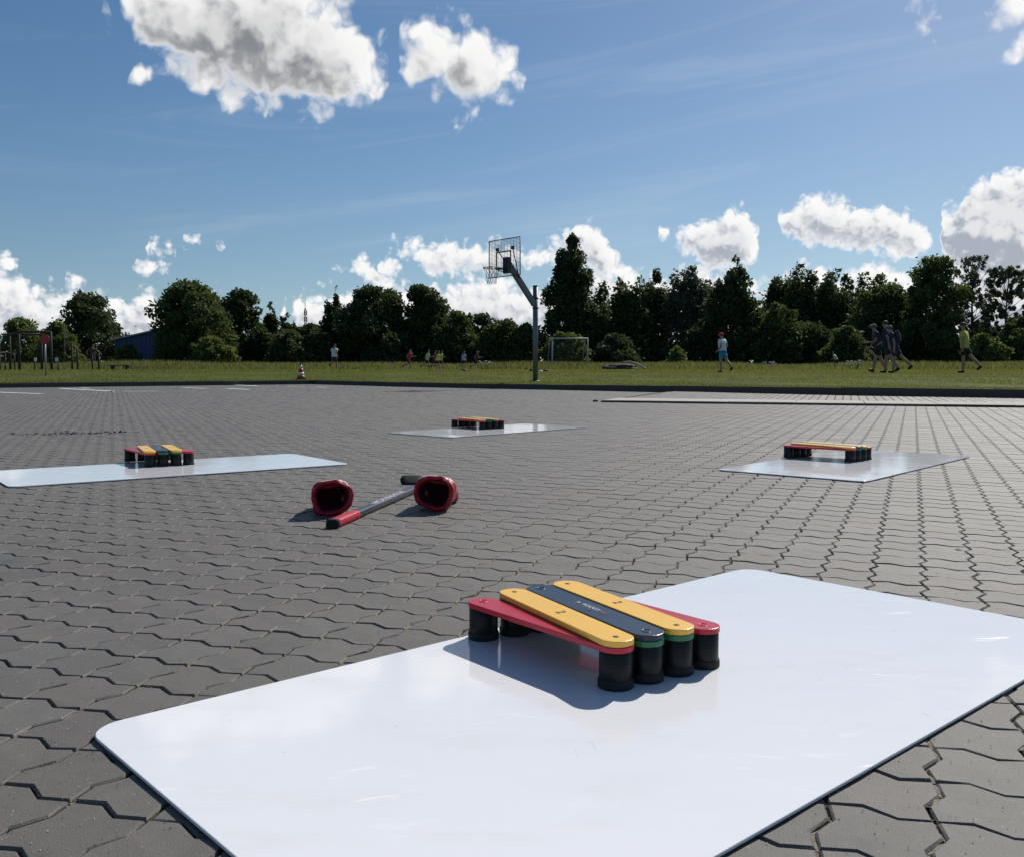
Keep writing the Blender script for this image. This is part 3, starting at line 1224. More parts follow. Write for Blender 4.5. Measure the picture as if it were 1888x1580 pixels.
def make_glove(label, loc, rz, mirror=1, roll=0.):
    """cuff opening at the origin facing -Y, fingers towards +Y"""
    root = empty('hockey_glove', label=label, category='hockey glove', group='red hockey gloves on the paving')
    Y, Z = Vector((0, 1, 0)), Vector((0, 0, 1))
    mb = MB()
    prof = [(.016, .063, .053), (.005, .067, .057), (.000, .074, .063), (.004, .083, .072), (.020, .086, .073), (.040, .083, .070), (.047, .077, .064), (.056, .083, .069), (.080, .082, .067), (.096, .078, .063), (.103, .072, .057), (.112, .080, .064), (.150, .080, .060), (.185, .076, .054), (.20, .060, .042)]
    rings = []
    for y, rx, rr in prof:
        zc = .073 - y * .06
        rings.append(ring(Vector((0, y, zc)), Y, Z, rx, rr, 28, 2.5))
    inner = [(.012, .067, .057), (.018, .064, .054), (.06, .058, .047), (.15, .050, .036), (.17, .02, .015)]
    for k_, rg in enumerate(rings):
        for j_, p_ in enumerate(rg):
            a_ = 2 * math.pi * j_ / 28
            w_ = 1 + .030 * math.sin(3 * a_ + 1.3 * mirror) + .020 * math.sin(5 * a_ + .4 * k_) + .035 * (abs(math.sin(3.5 * a_ + .6)) - .6) * (k_ > 1)
            w_ += .07 * noise.noise(Vector((p_.x * 26, p_.y * 30, p_.z * 26 + 9 * mirror)))
            rg[j_] = Vector((p_.x * w_, p_.y + .006 * math.sin(2 * a_ + mirror) + .006 * noise.noise(Vector((p_.x * 40, 3., p_.z * 40))), .073 + (p_.z - .073) * w_))
    mb.loft(rings, cap0=False)
    mb.build('cuff', 'glove_red', root)
    mb = MB()
    mb.loft([ring(Vector((0, y, .073 - y * .06)), Y, Z, rx, rr, 28, 2.5)[::-1] for y, rx, rr in inner], cap0=False)
    mb.build('lining', 'glove_lining', root)
    # binding round the opening
    mb = MB()
    mb.tube([Vector((p_.x, p_.y + .002, p_.z)) for p_ in rings[2]], .0045, 8, closed=True)
    mb.build('cuff_binding', 'glove_red', root)
    # raised rolls on the back of the cuff and hand
    for k, (y0, y1, w, h) in enumerate(((.058, .100, .055, .018), (.112, .150, .058, .020), (.154, .190, .056, .018))):
        mb = MB()
        zc = .073 - .06 * (y0 + y1) / 2 + .062 - (y0 + y1) * .06
        rr = []
        for i in range(7):
            s = i / 6
            y = y0 + (y1 - y0) * s
            sc = math.sin(math.pi * (.08 + .84 * s)) ** .5
            rr.append(ring(Vector((0, y, zc)), Y, Z, w * (.8 + .2 * sc), h * sc, 16, 3.))
        mb.loft(rr)
        mb.build('back_roll', 'glove_red', root)
    # fingers, each in two padded segments
    for k in range(4):
        x = (-.052 + k * .035) * mirror
        L = (.090, .104, .108, .088)[k]
        mb = MB()
        rr = []
        for i in range(11):
            s = i / 10
            y = .190 + s * L
            curl = -.035 * s * s
            bulge = 1 + .16 * abs(math.sin(math.pi * 2 * s)) - (.35 if i in (0, 10) else 0) - (.12 if i == 5 else 0)
            rr.append(ring(Vector((x * (1 + .08 * s), y, .056 + curl)), Y, Z, .0175 * bulge, .024 * bulge, 12, 2.4))
        mb.loft(rr)
        f = mb.build('finger', 'glove_red', root)
        mb = MB()
        mb.tube([Vector((x * (1 + .08 * s), .190 + s * L, .056 - .035 * s * s - .020)) for s in (0., .5, 1.)], .011, 8)
        mb.build('finger_palm', 'glove_palm', f)
    # thumb leaves the side of the hand
    mb = MB()
    rr = []
    for i in range(9):
        s = i / 8
        p = Vector(((.050 + .022 * math.sin(s * 1.9)) * mirror, .105 + s * .105, .048 - .004 * s))
        b = (.55, .9, 1.05, 1.08, .95, 1.05, 1.05, .95, .55)[i]
        rr.append(ring(p, Vector((.25 * mirror, 1, 0)).normalized(), Z, .021 * b, .024 * b, 14, 2.4))
    mb.loft(rr)
    mb.build('thumb', 'glove_red', root)
    # pale stripe print on the cuff's top
    mb = MB()
    pr = [ring(Vector((0, y, .073 - y * .06)), Y, Z, rx + .0012, rr + .0012, 28, 2.5) for y, rx, rr in ((.012, .0845, .0715), (.018, .0860, .0730), (.024, .0858, .0727))]
    vs, fs = [], []
    sel = list(range(3, 12))
    for r_ in pr:
        vs += [r_[j] for j in sel]
    m = len(sel)
    for a in range(2):
        for j in range(m - 1):
            fs.append((a * m + j, a * m + j + 1, (a + 1) * m + j + 1, (a + 1) * m + j))
    mb.add(vs, fs, True)
    mb.build('cuff_stripe', 'glove_trim', root)
    root.location = loc
    root.scale = (.94, .94, .94)
    root.rotation_euler = (0, roll, rz)
    return root


g = gnd(615, 951, 0)
make_glove('red hockey glove on the left, beside the taped end of the stick', (g.x, g.y, .002), R(11), 1, R(-6))
g = gnd(795, 943, 0)
make_glove('red hockey glove on the right, lying against the black shaft of the stick', (g.x, g.y, .006), R(-5), -1, R(7))


def build_stick():
    P0 = gnd(616, 972, 0)
    P1 = gnd(748, 914, 0)
    d2 = (P1 - P0).normalized()
    root = empty('hockey_stick', (P0.x, P0.y, 0), math.atan2(d2.y, d2.x), label='black hockey stick with red taped grip lying between the two red gloves', category='hockey stick')
    L = 1.30
    X, Z = Vector((1, 0, 0)), Vector((0, 0, 1))
    zc = .016

    def sect(x, w=.0200, h=.0125, z=None):
        return ring(Vector((x, 0, zc if z is None else z)), X, Z, w, h, 16, 5.)
    mb = MB(); mb.loft([sect(.0), sect(.20), sect(.8), sect(1.18), sect(1.26, .0170, .0110, .019), sect(L, .012, .0085, .024)])
    mb.build('shaft', 'stick_carbon', root)
    mb = MB()
    rr = []
    for i in range(30):
        b = 1 + .07 * (i % 2)
        rr.append(sect(-.002 + .0072 * i,   .0214 * b, .0140 * b))
    mb.loft(rr)
    mb.build('grip_tape', 'grip_tape', root)
    mb = MB(); mb.loft([sect(-.022, .018, .0125), sect(-.020, .0228, .0160), sect(.004, .0232, .0162), sect(.008, .0216, .0142)])
    mb.build('butt_end', 'black_tape', root)
    # lettering on the upper face
    o = link('lettering', text_mesh('WARRIOR', .046, .0002), root)
    o.data.materials.append(MATS['white_print'])
    o.location = (.60, .0, zc + .0128)
    o.scale = (1.9, .95, 1)
    o.rotation_euler = (0, 0, math.pi)
    # blade: leaves the heel towards the left, stands on its lower edge and leans back
    mb = MB()
    rings = []
    for i in range(13):
        s = i / 12
        ang = R(118) 
        l = s * .17
        cx = L - .010 + math.cos(ang) * l + .030 * s * s
        cy = math.sin(ang) * l
        hgt = (.030 + .036 * min(1, s * 2.5)) * (1 if s < .9 else (1 - (s - .9) * 4.5))
        d = Vector((math.cos(ang), math.sin(ang), 0))
        up = Vector((1.1, .35, .75)).normalized()
        rings.append(ring(Vector((cx, cy, .003 + hgt * .30)), d, up, .0045, hgt * .55, 12, 3.))
    mb.loft(rings)
    mb.build('blade', 'black_tape', root)


build_stick()


# ------------------------------------------------------------------ basketball stand
def build_basket():
    D = 26.1
    x0, y0 = (987 - 944) / 1745 * D, D
    z0 = ground_z(x0, y0)
    n = Vector((-.77, -.64, 0)).normalized()
    w = Vector((.64, -.77, 0)).normalized()
    root = empty('basketball_stand', (0, 0, 0), label='grey steel basketball stand with wire backboard and net on the grass', category='basketball hoop')
    P = Vector((x0, y0, 0))
    ztop = CAM_H + (677 - 530) / 1745 * D
    mb = MB(); mb.tube([P + Vector((0, 0, z0 - .2)), P + Vector((0, 0, ztop))], .072, 20)
    pole = mb.build('pole', 'galvanised', root)
    mb = MB(); mb.lathe([(.075, 0), (.078, .01), (.078, .025), (.07, .03)], 20, (x0, y0, ztop - .01)); mb.build('cap', 'dark_steel', pole)
    mb = MB(); mb.lathe([(.13, 0), (.13, .02), (.08, .03)], 20, (x0, y0, z0)); mb.build('base_flange', 'galvanised', pole)
    for zz in (ztop - .36, ztop - .62):
        mb = MB(); mb.lathe([(.078, 0), (.084, .006), (.084, .05), (.078, .056)], 20, (x0, y0, zz)); mb.build('clamp', 'dark_steel', pole)
    bc = P + n * 1.10                     # backboard centre in plan
    zb0, zb1 = 2.97, 3.95
    a0 = P + Vector((0, 0, ztop - .50)) + n * .04
    a1 = bc - n * .10 + Vector((0, 0, 3.36))
    mb = MB()
    d = (a1 - a0).normalized()
    sd = w
    up = d.cross(sd).normalized()
    rr = []
    for q in (a0, a1):
        rr.append([q + sd * .055 + up * .07, q - sd * .055 + up * .07, q - sd * .055 - up * .07, q + sd * .055 - up * .07])
    mb.loft(rr, smooth=False)
    arm = mb.build('arm', 'galvanised', root)
    mb = MB()
    q = bc - n * .085 + Vector((0, 0, 3.27))
    mb.box(q, (.20, .12, .42), Matrix.Rotation(math.atan2(w.y, w.x), 3, 'Z'))
    mb.build('mount_plate', 'dark_steel', arm)
    # backboard
    HW = .65
    def bp(s, z, off=0.):
        return bc + w * s + n * off + Vector((0, 0, z))
    fr = MB()
    fr.tube([bp(-HW, zb0), bp(HW, zb0), bp(HW, zb1), bp(-HW, zb1)], .017, 8, closed=True)
    board = fr.build('backboard', 'dark_steel', root)
    for i in range(27):
        z = zb0 + (zb1 - zb0) * (i + 1) / 28
        m = MB(); m.tube([bp(-HW, z, -.006), bp(HW, z, -.006)], .0050, 5)
        m.build('wire', 'dark_steel', board)
    for i in range(9):
        s = -HW + 2 * HW * (i + 1) / 10
        m = MB(); m.tube([bp(s, zb0, .006), bp(s, zb1, .006)], .0042, 5)
        m.build('wire', 'dark_steel', board)
    m = MB(); m.tube([bp(-.295, 3.17, .03), bp(.295, 3.17, .03), bp(.295, 3.62, .03), bp(-.295, 3.62, .03)], .022, 8, closed=True)
    m.build('target_frame', 'dark_steel', board)
    for s in (-1, 1):
        e0 = bp(s * .32, 3.70, -.02)
        e1 = a0 + (a1 - a0) * .62
        m = MB(); m.tube([e0, e1 + w * s * .06], .014, 7); br = m.build('brace', 'dark_steel', root)
        m = MB(); m.box(e0, (.09, .05, .09), Matrix.Rotation(math.atan2(w.y, w.x), 3, 'Z')); m.build('bracket', 'dark_steel', br)
    # rim and net
    rc = bc + n * .43 + Vector((0, 0, 3.165))
    m = MB(); m.tube([rc + Vector((.228 * math.cos(a), .228 * math.sin(a), 0)) for a in np.linspace(0, 2 * math.pi, 28, endpoint=False)], .012, 8, closed=True)
    rim = m.build('rim', 'rim_steel', root)
    m = MB()
    for s in (-1, 1):
        m.tube([bp(s * .08, 3.10, .0), rc - n * .20 + w * s * .09], .012, 6)
        m.tube([bp(s * .08, 3.165, .0), rc - n * .215 + w * s * .07], .012, 6)
    m.build('rim_bracket', 'rim_steel', rim)
    m = MB()
    lev = [(.222, 0.), (.185, -.10), (.150, -.20), (.128, -.30), (.120, -.42)]
    N = 12
    for k in range(N):
        for sgn in (-1, 1):
            pts = []
            for i, (r_, z) in enumerate(lev):
                a = 2 * math.pi * (k + sgn * .5 * (i % 2) + (0 if sgn > 0 else 0)) / N
                pts.append(rc + Vector((r_ * math.cos(a), r_ * math.sin(a), z)))
            m.tube(pts, .0042, 4)
    m.build('net', 'net_cord', root)


build_basket()


# ------------------------------------------------------------------ trees
def leaf_cloud(lobes, count, size, rng, shell=.55, squash=1.0, hang=0.):
    """diamond leaf clumps spread through ellipsoidal lobes; returns verts, loops, counts"""
    vol = np.array([l[3] * l[4] * l[5] for l in lobes]) ** .72
    pick = rng.choice(len(lobes), count, p=vol / vol.sum())
    L = np.array(lobes)[pick]
    d = rng.normal(size=(count, 3))
    d /= np.linalg.norm(d, axis=1)[:, None]
    r = rng.uniform(shell ** 3, 1.0, count) ** (1 / 3)
    r *= 1 + .16 * rng.normal(size=count) * (rng.random(count) < .35)
    c = L[:, :3] + d * L[:, 3:6] * r[:, None]
    s = size * rng.lognormal(0, .38, count)
    a = rng.normal(size=(count, 3)); a /= np.linalg.norm(a, axis=1)[:, None]
    a = a * .8 + d * .6
    a[:, 2] -= hang
    a /= np.linalg.norm(a, axis=1)[:, None]
    b = np.cross(a, rng.normal(size=(count, 3)))
    b /= np.linalg.norm(b, axis=1)[:, None]
    k = np.cross(a, b)
    v = np.empty((count, 4, 3))
    v[:, 0] = c - a * s[:, None] * .55
    v[:, 1] = c + b * s[:, None] * .36 + k * s[:, None] * .12 * squash
    v[:, 2] = c + a * s[:, None] * .65
    v[:, 3] = c - b * s[:, None] * .36 + k * s[:, None] * .12 * squash
    return v.reshape(-1, 3)


def make_tree(name, label, px, top, halfw, D, style, mat, count, seed, size=.26, base=None, low=.10, lean=0., group='trees along the far edge of the field', trunkmat='bark'):
    rng = np.random.default_rng(seed)
    rnd = random.Random(seed)
    x0 = (px - 944) / 1745 * D
    zg = ground_z(x0, D) - .05
    H = (CAM_H + (677 - top) / 1745 * D) - zg
    W = halfw / 1745 * D * 1.10
    root = empty(name, (x0, D, zg), 0, label=label, category='bush' if style == 'bush' else 'tree', group=group)
    lobes = []
    ph = [rnd.uniform(0, 6.3) for _ in range(6)]

    def uneven(a, h):
        return 1 + .16 * math.sin(2 * a + ph[0] + 3 * h) + .12 * math.sin(5 * a + ph[1] - 7 * h) + .10 * math.sin(11 * h + ph[2] + a)

    def fill(n, env, h0, h1, smin, smax, tall=1.0, cx=0., cy=0., hs=1., ws=1.):
        k = 0
        while k < n:
            h = rnd.uniform(h0, h1)
            e = env(h)
            if rnd.random() > .25 + .75 * e:
                continue
            a = rnd.uniform(0, 2 * math.pi)
            s = W * rnd.uniform(smin, smax)
            rr = max(0., W * ws * e * uneven(a, h) - s * .6) * rnd.random() ** .42
            lobes.append((cx + rr * math.cos(a), cy + rr * math.sin(a), max(.2, min(H * hs * h, H * hs - s * .5 * tall)), s, s, s * tall * rnd.uniform(.7, 1.05)))
            k += 1
    dome = lambda h: math.sqrt(max(.02, 1 - ((h - .36) / .66) ** 2)) if h > .36 else .78 + .22 * h / .36
    if style == 'round':
        fill(120, dome, .03, 1., .13, .27)
        lobes.append((0, 0, H * .42, W * .78, W * .78, H * .40))
    elif style == 'poplar':
        fill(130, lambda h: (1 - h) ** .48 * min(1, (h + .26) * 2.6) * 1.05, .02, .985, .10, .22, 1.5)
        lobes.append((0, 0, H * .40, W * .66, W * .66, H * .36))
        lobes.append((0, 0, H * .62, W * .42, W * .42, H * .26))
    elif style == 'spiky':
        fill(80, dome, .02, 1., .13, .27, 1.1, hs=.80)
        lobes.append((0, 0, H * .38, W * .82, W * .82, H * .38))
        for q in range(6):
            hh = 1.0 if q == 0 else rnd.uniform(.78, .97)
            cx = 0. if q == 0 else rnd.uniform(-.66, .66) * W
            cyy = rnd.uniform(-.5, .5) * W
            fill(16, lambda h: max(.04, (1 - h)) ** .75 * 1.35, .45, .99, .09, .17, 1.6, cx, cyy, hh, .50)
    elif style == 'airy':
        for k in range(190):
            h = .22 + .76 * rnd.random()
            env = math.sin(math.pi * (.14 + .80 * (h - .22) / .78)) ** .6
            a = rnd.uniform(0, 2 * math.pi)
            rr = W * env * rnd.uniform(.3, 1.0)
            s = W * rnd.uniform(.05, .10)
            lobes.append((rr * math.cos(a), rr * math.sin(a), H * h, s, s, s * 1.3))
    else:  # bush
        fill(80, lambda h: math.sqrt(max(.03, 1 - h * h)), .02, 1., .13, .27, .9)
        lobes.append((0, 0, H * .36, W * .82, W * .82, H * .46))
    if lean:
        lobes = [(l[0] + lean * l[2], *l[1:]) for l in lobes]
    v = leaf_cloud(lobes, count, size, rng, shell=.45 if style != 'airy' else .15, hang=.25 if style in ('airy', 'spiky') else .1)
    v[:, 2] = np.maximum(v[:, 2], .05)
    n = len(v) // 4
    np_mesh('crown', v, np.arange(4 * n), np.full(n, 4), mat, root)
    # trunk and limbs
    mb = MB()
    tr = max(.10, H * .016)
    if style != 'bush':
        pts = [Vector((0, 0, -.2))]
        for i in range(1, 7):
            s = i / 6
            pts.append(Vector((lean * H * .8 * s + rnd.uniform(-.12, .12) * s * W * .3, rnd.uniform(-.1, .1) * s, H * .82 * s)))
        mb.tube(pts, [tr * 1.35, tr, tr * .85, tr * .7, tr * .5, tr * .32, tr * .12], 8)
        ks = rnd.sample(range(len(lobes)), min(len(lobes), 60 if style == 'airy' else 14))
        for k in ks:
            l = lobes[k]
            e = Vector(l[:3])
            s = min(.85, max(.12, (e.z - W * .55) / (H * .82)))
            i = min(5, int(s * 6))
            b = pts[i].lerp(pts[i + 1], s * 6 - i)
            m = (b + e) / 2 + Vector((0, 0, -.08 * (e - b).length))
            mb.tube([b, m, e], [tr * .30, tr * .17, tr * .05], 5)
            if style == 'airy':
                for _ in range(3):
                    e2 = e + Vector((rnd.uniform(-1, 1), rnd.uniform(-1, 1), rnd.uniform(.1, 1.2))) * W * .16
                    mb.tube([m.lerp(e, .6), e2], [tr * .14, tr * .04], 4)
    else:
        for k in range(7):
            l = lobes[k]
            mb.tube([Vector((l[0] * .15, l[1] * .15, -.1)), Vector(l[:3]) * .6, Vector(l[:3])], [tr * .5, tr * .35, tr * .1], 5)
    mb.build('trunk' if style != 'bush' else 'stems', trunkmat, root)
    return root


# name, label, px, top, half width px, distance, style, material, leaves, seed, size
TREES = [
    ('hedge_bush', 'pale green bushes behind the pull-up frame at the left edge', 45, 592, 55, 92, 'bush', 'leaf_light', 7020, 1, 0.218),
    ('hedge_bush', 'light green bush between the pull-up frame and the round tree', 110, 598, 42, 88, 'bush', 'leaf_light', 6210, 2, 0.218),
    ('deciduous_tree', 'round-headed dark tree left of the blue shed', 170, 547, 62, 108, 'round', 'leaf_dark', 16200, 3, 0.227),
    ('deciduous_tree', 'broad leafy tree standing in front of the blue shed', 356, 528, 78, 80, 'round', 'leaf_mid', 20250, 4, 0.202),
    ('deciduous_tree', 'tall dark tree just right of the broad leafy tree', 443, 540, 50, 86, 'round', 'leaf_dark', 13500, 5, 0.21),
    ('deciduous_tree', 'thin slender tree left of the radio mast', 500, 560, 26, 92, 'spiky', 'leaf_dark', 4860, 6, 0.21),
    ('deciduous_tree', 'small slim tree nearest the radio mast on its left', 533, 578, 22, 95, 'spiky', 'leaf_dark', 4050, 7, 0.21),
    ('rounded_bush', 'low dark rounded bush behind the traffic cone', 572, 603, 50, 84, 'bush', 'leaf_dark', 9450, 8, 0.202),
    ('deciduous_tree', 'narrow tree top rising at the left end of the big thicket', 622, 528, 27, 90, 'spiky', 'leaf_dark', 5670, 9, 0.21),
    ('deciduous_tree', 'big dark rounded tree behind the running children, left one', 690, 535, 74, 86, 'round', 'leaf_dark', 18900, 10, 0.21),
    ('deciduous_tree', 'big dark rounded tree behind the running children, right one', 785, 531, 58, 88, 'round', 'leaf_dark', 16875, 11, 0.21),
    ('rounded_bush', 'rounded bush sloping down right of the big dark trees', 845, 578, 48, 86, 'bush', 'leaf_mid', 10125, 12, 0.202),
    ('rounded_bush', 'dark bush left of the basketball pole', 925, 592, 58, 85, 'bush', 'leaf_mid', 11475, 13, 0.202),
    ('poplar_tree', 'tallest tree, a narrow poplar right of the basketball pole', 1052, 441, 62, 88, 'poplar', 'leaf_dark', 22950, 14, 0.193),
    ('light_bush', 'light green bush inside and behind the football goal', 1040, 618, 42, 80, 'bush', 'leaf_light', 7020, 15, 0.185),
    ('deciduous_tree', 'spiky-topped tree right of the poplar, left of its twin', 1150, 506, 62, 92, 'spiky', 'leaf_mid', 14000, 16, 0.21),
    ('deciduous_tree', 'slim dark tree with a rounded tip right of the spiky-topped tree', 1206, 497, 44, 94, 'spiky', 'leaf_dark', 10000, 17, 0.21),
    ('willow_tree', 'feathery grey-green tree between the poplar and the boy with the red cap', 1272, 482, 62, 92, 'spiky', 'leaf_grey', 13000, 18, 0.21),
    ('spruce_tree', 'very dark dense tall tree behind the boy with the red cap', 1350, 470, 56, 86, 'spiky', 'leaf_dark', 17000, 19, 0.21),
    ('rounded_bush', 'dark green bush right of the dark dense tall tree', 1430, 560, 55, 84, 'bush', 'leaf_mid', 10125, 20, 0.202),
    ('deciduous_tree', 'wide tree with pointed top in the middle right, left one', 1462, 484, 76, 94, 'spiky', 'leaf_dark', 21600, 21, 0.185),
    ('deciduous_tree', 'wide tree with pointed top in the middle right, right one', 1545, 492, 74, 94, 'spiky', 'leaf_dark', 21600, 22, 0.185),
    ('deciduous_tree', 'rounded tree behind the three people in dark clothes', 1632, 498, 72, 88, 'spiky', 'leaf_mid', 15000, 23, 0.21),
    ('deciduous_tree', 'dense tall tree left of the man in the yellow shirt', 1716, 481, 66, 84, 'round', 'leaf_mid', 16000, 24, 0.2),
    ('birch_tree', 'see-through tree with many bare upright branches behind the yellow shirt', 1788, 472, 46, 86, 'airy', 'leaf_grey', 6500, 25, .13),
    ('birch_tree', 'airy tree at the right edge of the picture', 1850, 492, 46, 86, 'airy', 'leaf_grey', 9500, 26, .14),
    ('rounded_bush', 'dark bush at the right edge under the airy tree', 1880, 590, 60, 80, 'bush', 'leaf_mid', 8775, 27, 0.185),
    ('light_bush', 'lighter bush just right of the man in the yellow shirt', 1812, 618, 36, 76, 'bush', 'leaf_light', 3600, 28, 0.2),
    ('rounded_bush', 'low bush behind the three people in dark clothes', 1560, 608, 48, 78, 'bush', 'leaf_mid', 7020, 29, 0.185),
    ('light_bush', 'small light green bush left of the boy with the red cap', 1248, 640, 22, 76, 'bush', 'leaf_light', 1800, 30, 0.18),
    ('light_bush', 'leafy shrub at the foot of the broad tree by the shed', 395, 625, 44, 74, 'bush', 'leaf_light', 4200, 31, 0.2),
    ('light_bush', 'small shrub in front of the blue shed wall', 238, 638, 26, 76, 'bush', 'leaf_mid', 2200, 32, 0.2),
    ('rounded_bush', 'dark undergrowth right of the football goal', 1135, 620, 48, 82, 'bush', 'leaf_dark', 7020, 33, 0.185),
    ('rounded_bush', 'dark undergrowth under the tall trees left of the three people', 1490, 600, 60, 86, 'bush', 'leaf_dark', 8775, 34, 0.202),
    ('rounded_bush', 'dark undergrowth behind the boy with the red cap', 1300, 590, 60, 88, 'bush', 'leaf_dark', 8775, 35, 0.202),
    ('rounded_bush', 'dark undergrowth between the broad tree and the rounded bush', 495, 618, 46, 86, 'bush', 'leaf_dark', 6750, 36, 0.202),
    ('rounded_bush', 'dark undergrowth below the big rounded trees', 740, 600, 100, 88, 'bush', 'leaf_dark', 12150, 37, 0.21),
    ('rounded_bush', 'low dark shrubs left of the basketball pole, nearest to it', 965, 600, 40, 84, 'bush', 'leaf_mid', 6000, 39, .20),
    ('rounded_bush', 'low shrubs between the slim trees and the rounded bush by the mast', 535, 612, 50, 82, 'bush', 'leaf_mid', 6000, 40, .20),
    ('rounded_bush', 'dark shrubs left of the big thicket, under the narrow tree top', 618, 585, 44, 90, 'bush', 'leaf_dark', 6000, 41, .21),
    ('rounded_bush', 'shrubs joining the two big dark trees and the sloping bush', 815, 570, 60, 92, 'bush', 'leaf_dark', 8000, 42, .21),
    ('rounded_bush', 'dark shrubs between the poplar and the spiky-topped tree', 1110, 575, 44, 94, 'bush', 'leaf_dark', 5500, 43, .21),
    ('rounded_bush', 'shrubs under the airy trees at the right edge', 1800, 600, 60, 92, 'bush', 'leaf_dark', 5500, 44, .21),
    ('rounded_bush', 'leafy shrubs filling the gap between the broad and the tall dark tree', 410, 580, 46, 90, 'bush', 'leaf_mid', 6000, 45, .21),
    ('rounded_bush', 'shrub in the dip between the sloping bush and the bush by the pole', 887, 583, 44, 88, 'bush', 'leaf_mid', 6500, 46, .20),
    ('rounded_bush', 'dark undergrowth behind the man in the yellow shirt', 1710, 590, 70, 88, 'bush', 'leaf_dark', 8775, 38, 0.21),
]
for (nm, lab, px, top, hw, D, st, mt, cnt, sd, sz) in TREES:
    make_tree(nm, lab, px, top, hw, D, st, mt, int(cnt * 1.15), sd, sz * 1.12, group='bushes along the far edge of the field' if st == 'bush' else 'trees along the far edge of the field',
              trunkmat='birch_bark' if st == 'airy' and sd == 0 else 'bark')


# ------------------------------------------------------------------ grass
def blades(name, n, sampler, hgt, wid, mat, seed, label=None, category='grass'):
    rng = np.random.default_rng(seed)
    P = sampler(rng, n)
    n = len(P)
    a = rng.uniform(0, 2 * np.pi, n)
    h = hgt(P, rng)
    w = wid * rng.uniform(.6, 1.4, n)
    lean = rng.normal(0, .28, (n, 2)) * h[:, None]
    v = np.empty((n, 5, 3))
    dx, dy = np.cos(a) * w, np.sin(a) * w
    v[:, 0] = P; v[:, 0, 0] -= dx; v[:, 0, 1] -= dy
    v[:, 1] = P; v[:, 1, 0] += dx; v[:, 1, 1] += dy
    mid = P.copy(); mid[:, :2] += lean * .4; mid[:, 2] += h * .6
    v[:, 2] = mid; v[:, 2, 0] += dx * .7; v[:, 2, 1] += dy * .7
    v[:, 3] = P; v[:, 3, :2] += lean; v[:, 3, 2] += h
    v[:, 4] = mid; v[:, 4, 0] -= dx * .7; v[:, 4, 1] -= dy * .7
    return np_mesh(name, v.reshape(-1, 3), np.arange(5 * n), np.full(n, 5), mat, None, kind='stuff', label=label, category=category)


ANG = np.linspace(-.62, .62, 400)
KHIT = np.array([kerb_hit(math.sin(a), math.cos(a)) for a in ANG])
FZ_D = np.array([0, 1.5, 5, 10, 400]); FZ_Z = np.array([.124, .144, .26, .355, .36])


def place(rng, n, r0, r1, from_kerb):
    a = rng.uniform(-.62, .62, n)
    k = np.interp(a, ANG, KHIT)
    if from_kerb:
        lo = k + .12
        hi = np.maximum(lo + 1, r1)
    else:
        lo = np.full(n, r0); hi = np.full(n, r1)
    u = rng.random(n)
    r = np.sqrt(lo ** 2 + u * (hi ** 2 - lo ** 2)) if not from_kerb else lo + (hi - lo) * u ** 1.5
    z = np.interp(r - k, FZ_D, FZ_Z)
    z += np.clip((np.sin(a) * k - 1.5) / 5, 0, 1) * .053 * np.clip(1 - (r - k) / 5, 0, 1)
    return np.stack([np.sin(a) * r, np.cos(a) * r, z], 1)


blades('lawn_grass', 170000, lambda g, n: place(g, n, 0, 45, True), lambda P, g: g.uniform(.012, .040, len(P)), .009, 'grass_blade', 51, 'short mown grass along the kerb')


def meadow_h(P, g):
    r = np.hypot(P[:, 0], P[:, 1])
    patch = .5 + .5 * np.sin(P[:, 0] * .35 + 1.3 * np.sin(P[:, 1] * .21)) * np.sin(P[:, 0] * .13 + 2)
    return (.20 + .42 * np.clip((r - 65) / 5, 0, 1)) * (.65 + .5 * patch) * g.uniform(.5, 1.15, len(P))


blades('meadow_grass', 95000, lambda g, n: place(g, n, 66.5, 84, False), meadow_h, .022, 'meadow_blade', 52, 'tall unmown grass in front of the trees')
blades('field_grass', 40000, lambda g, n: place(g, n, 44, 66.5, False), lambda P, g: g.uniform(.03, .10, len(P)), .02, 'grass_blade', 53, 'short grass of the field beyond the lawn')


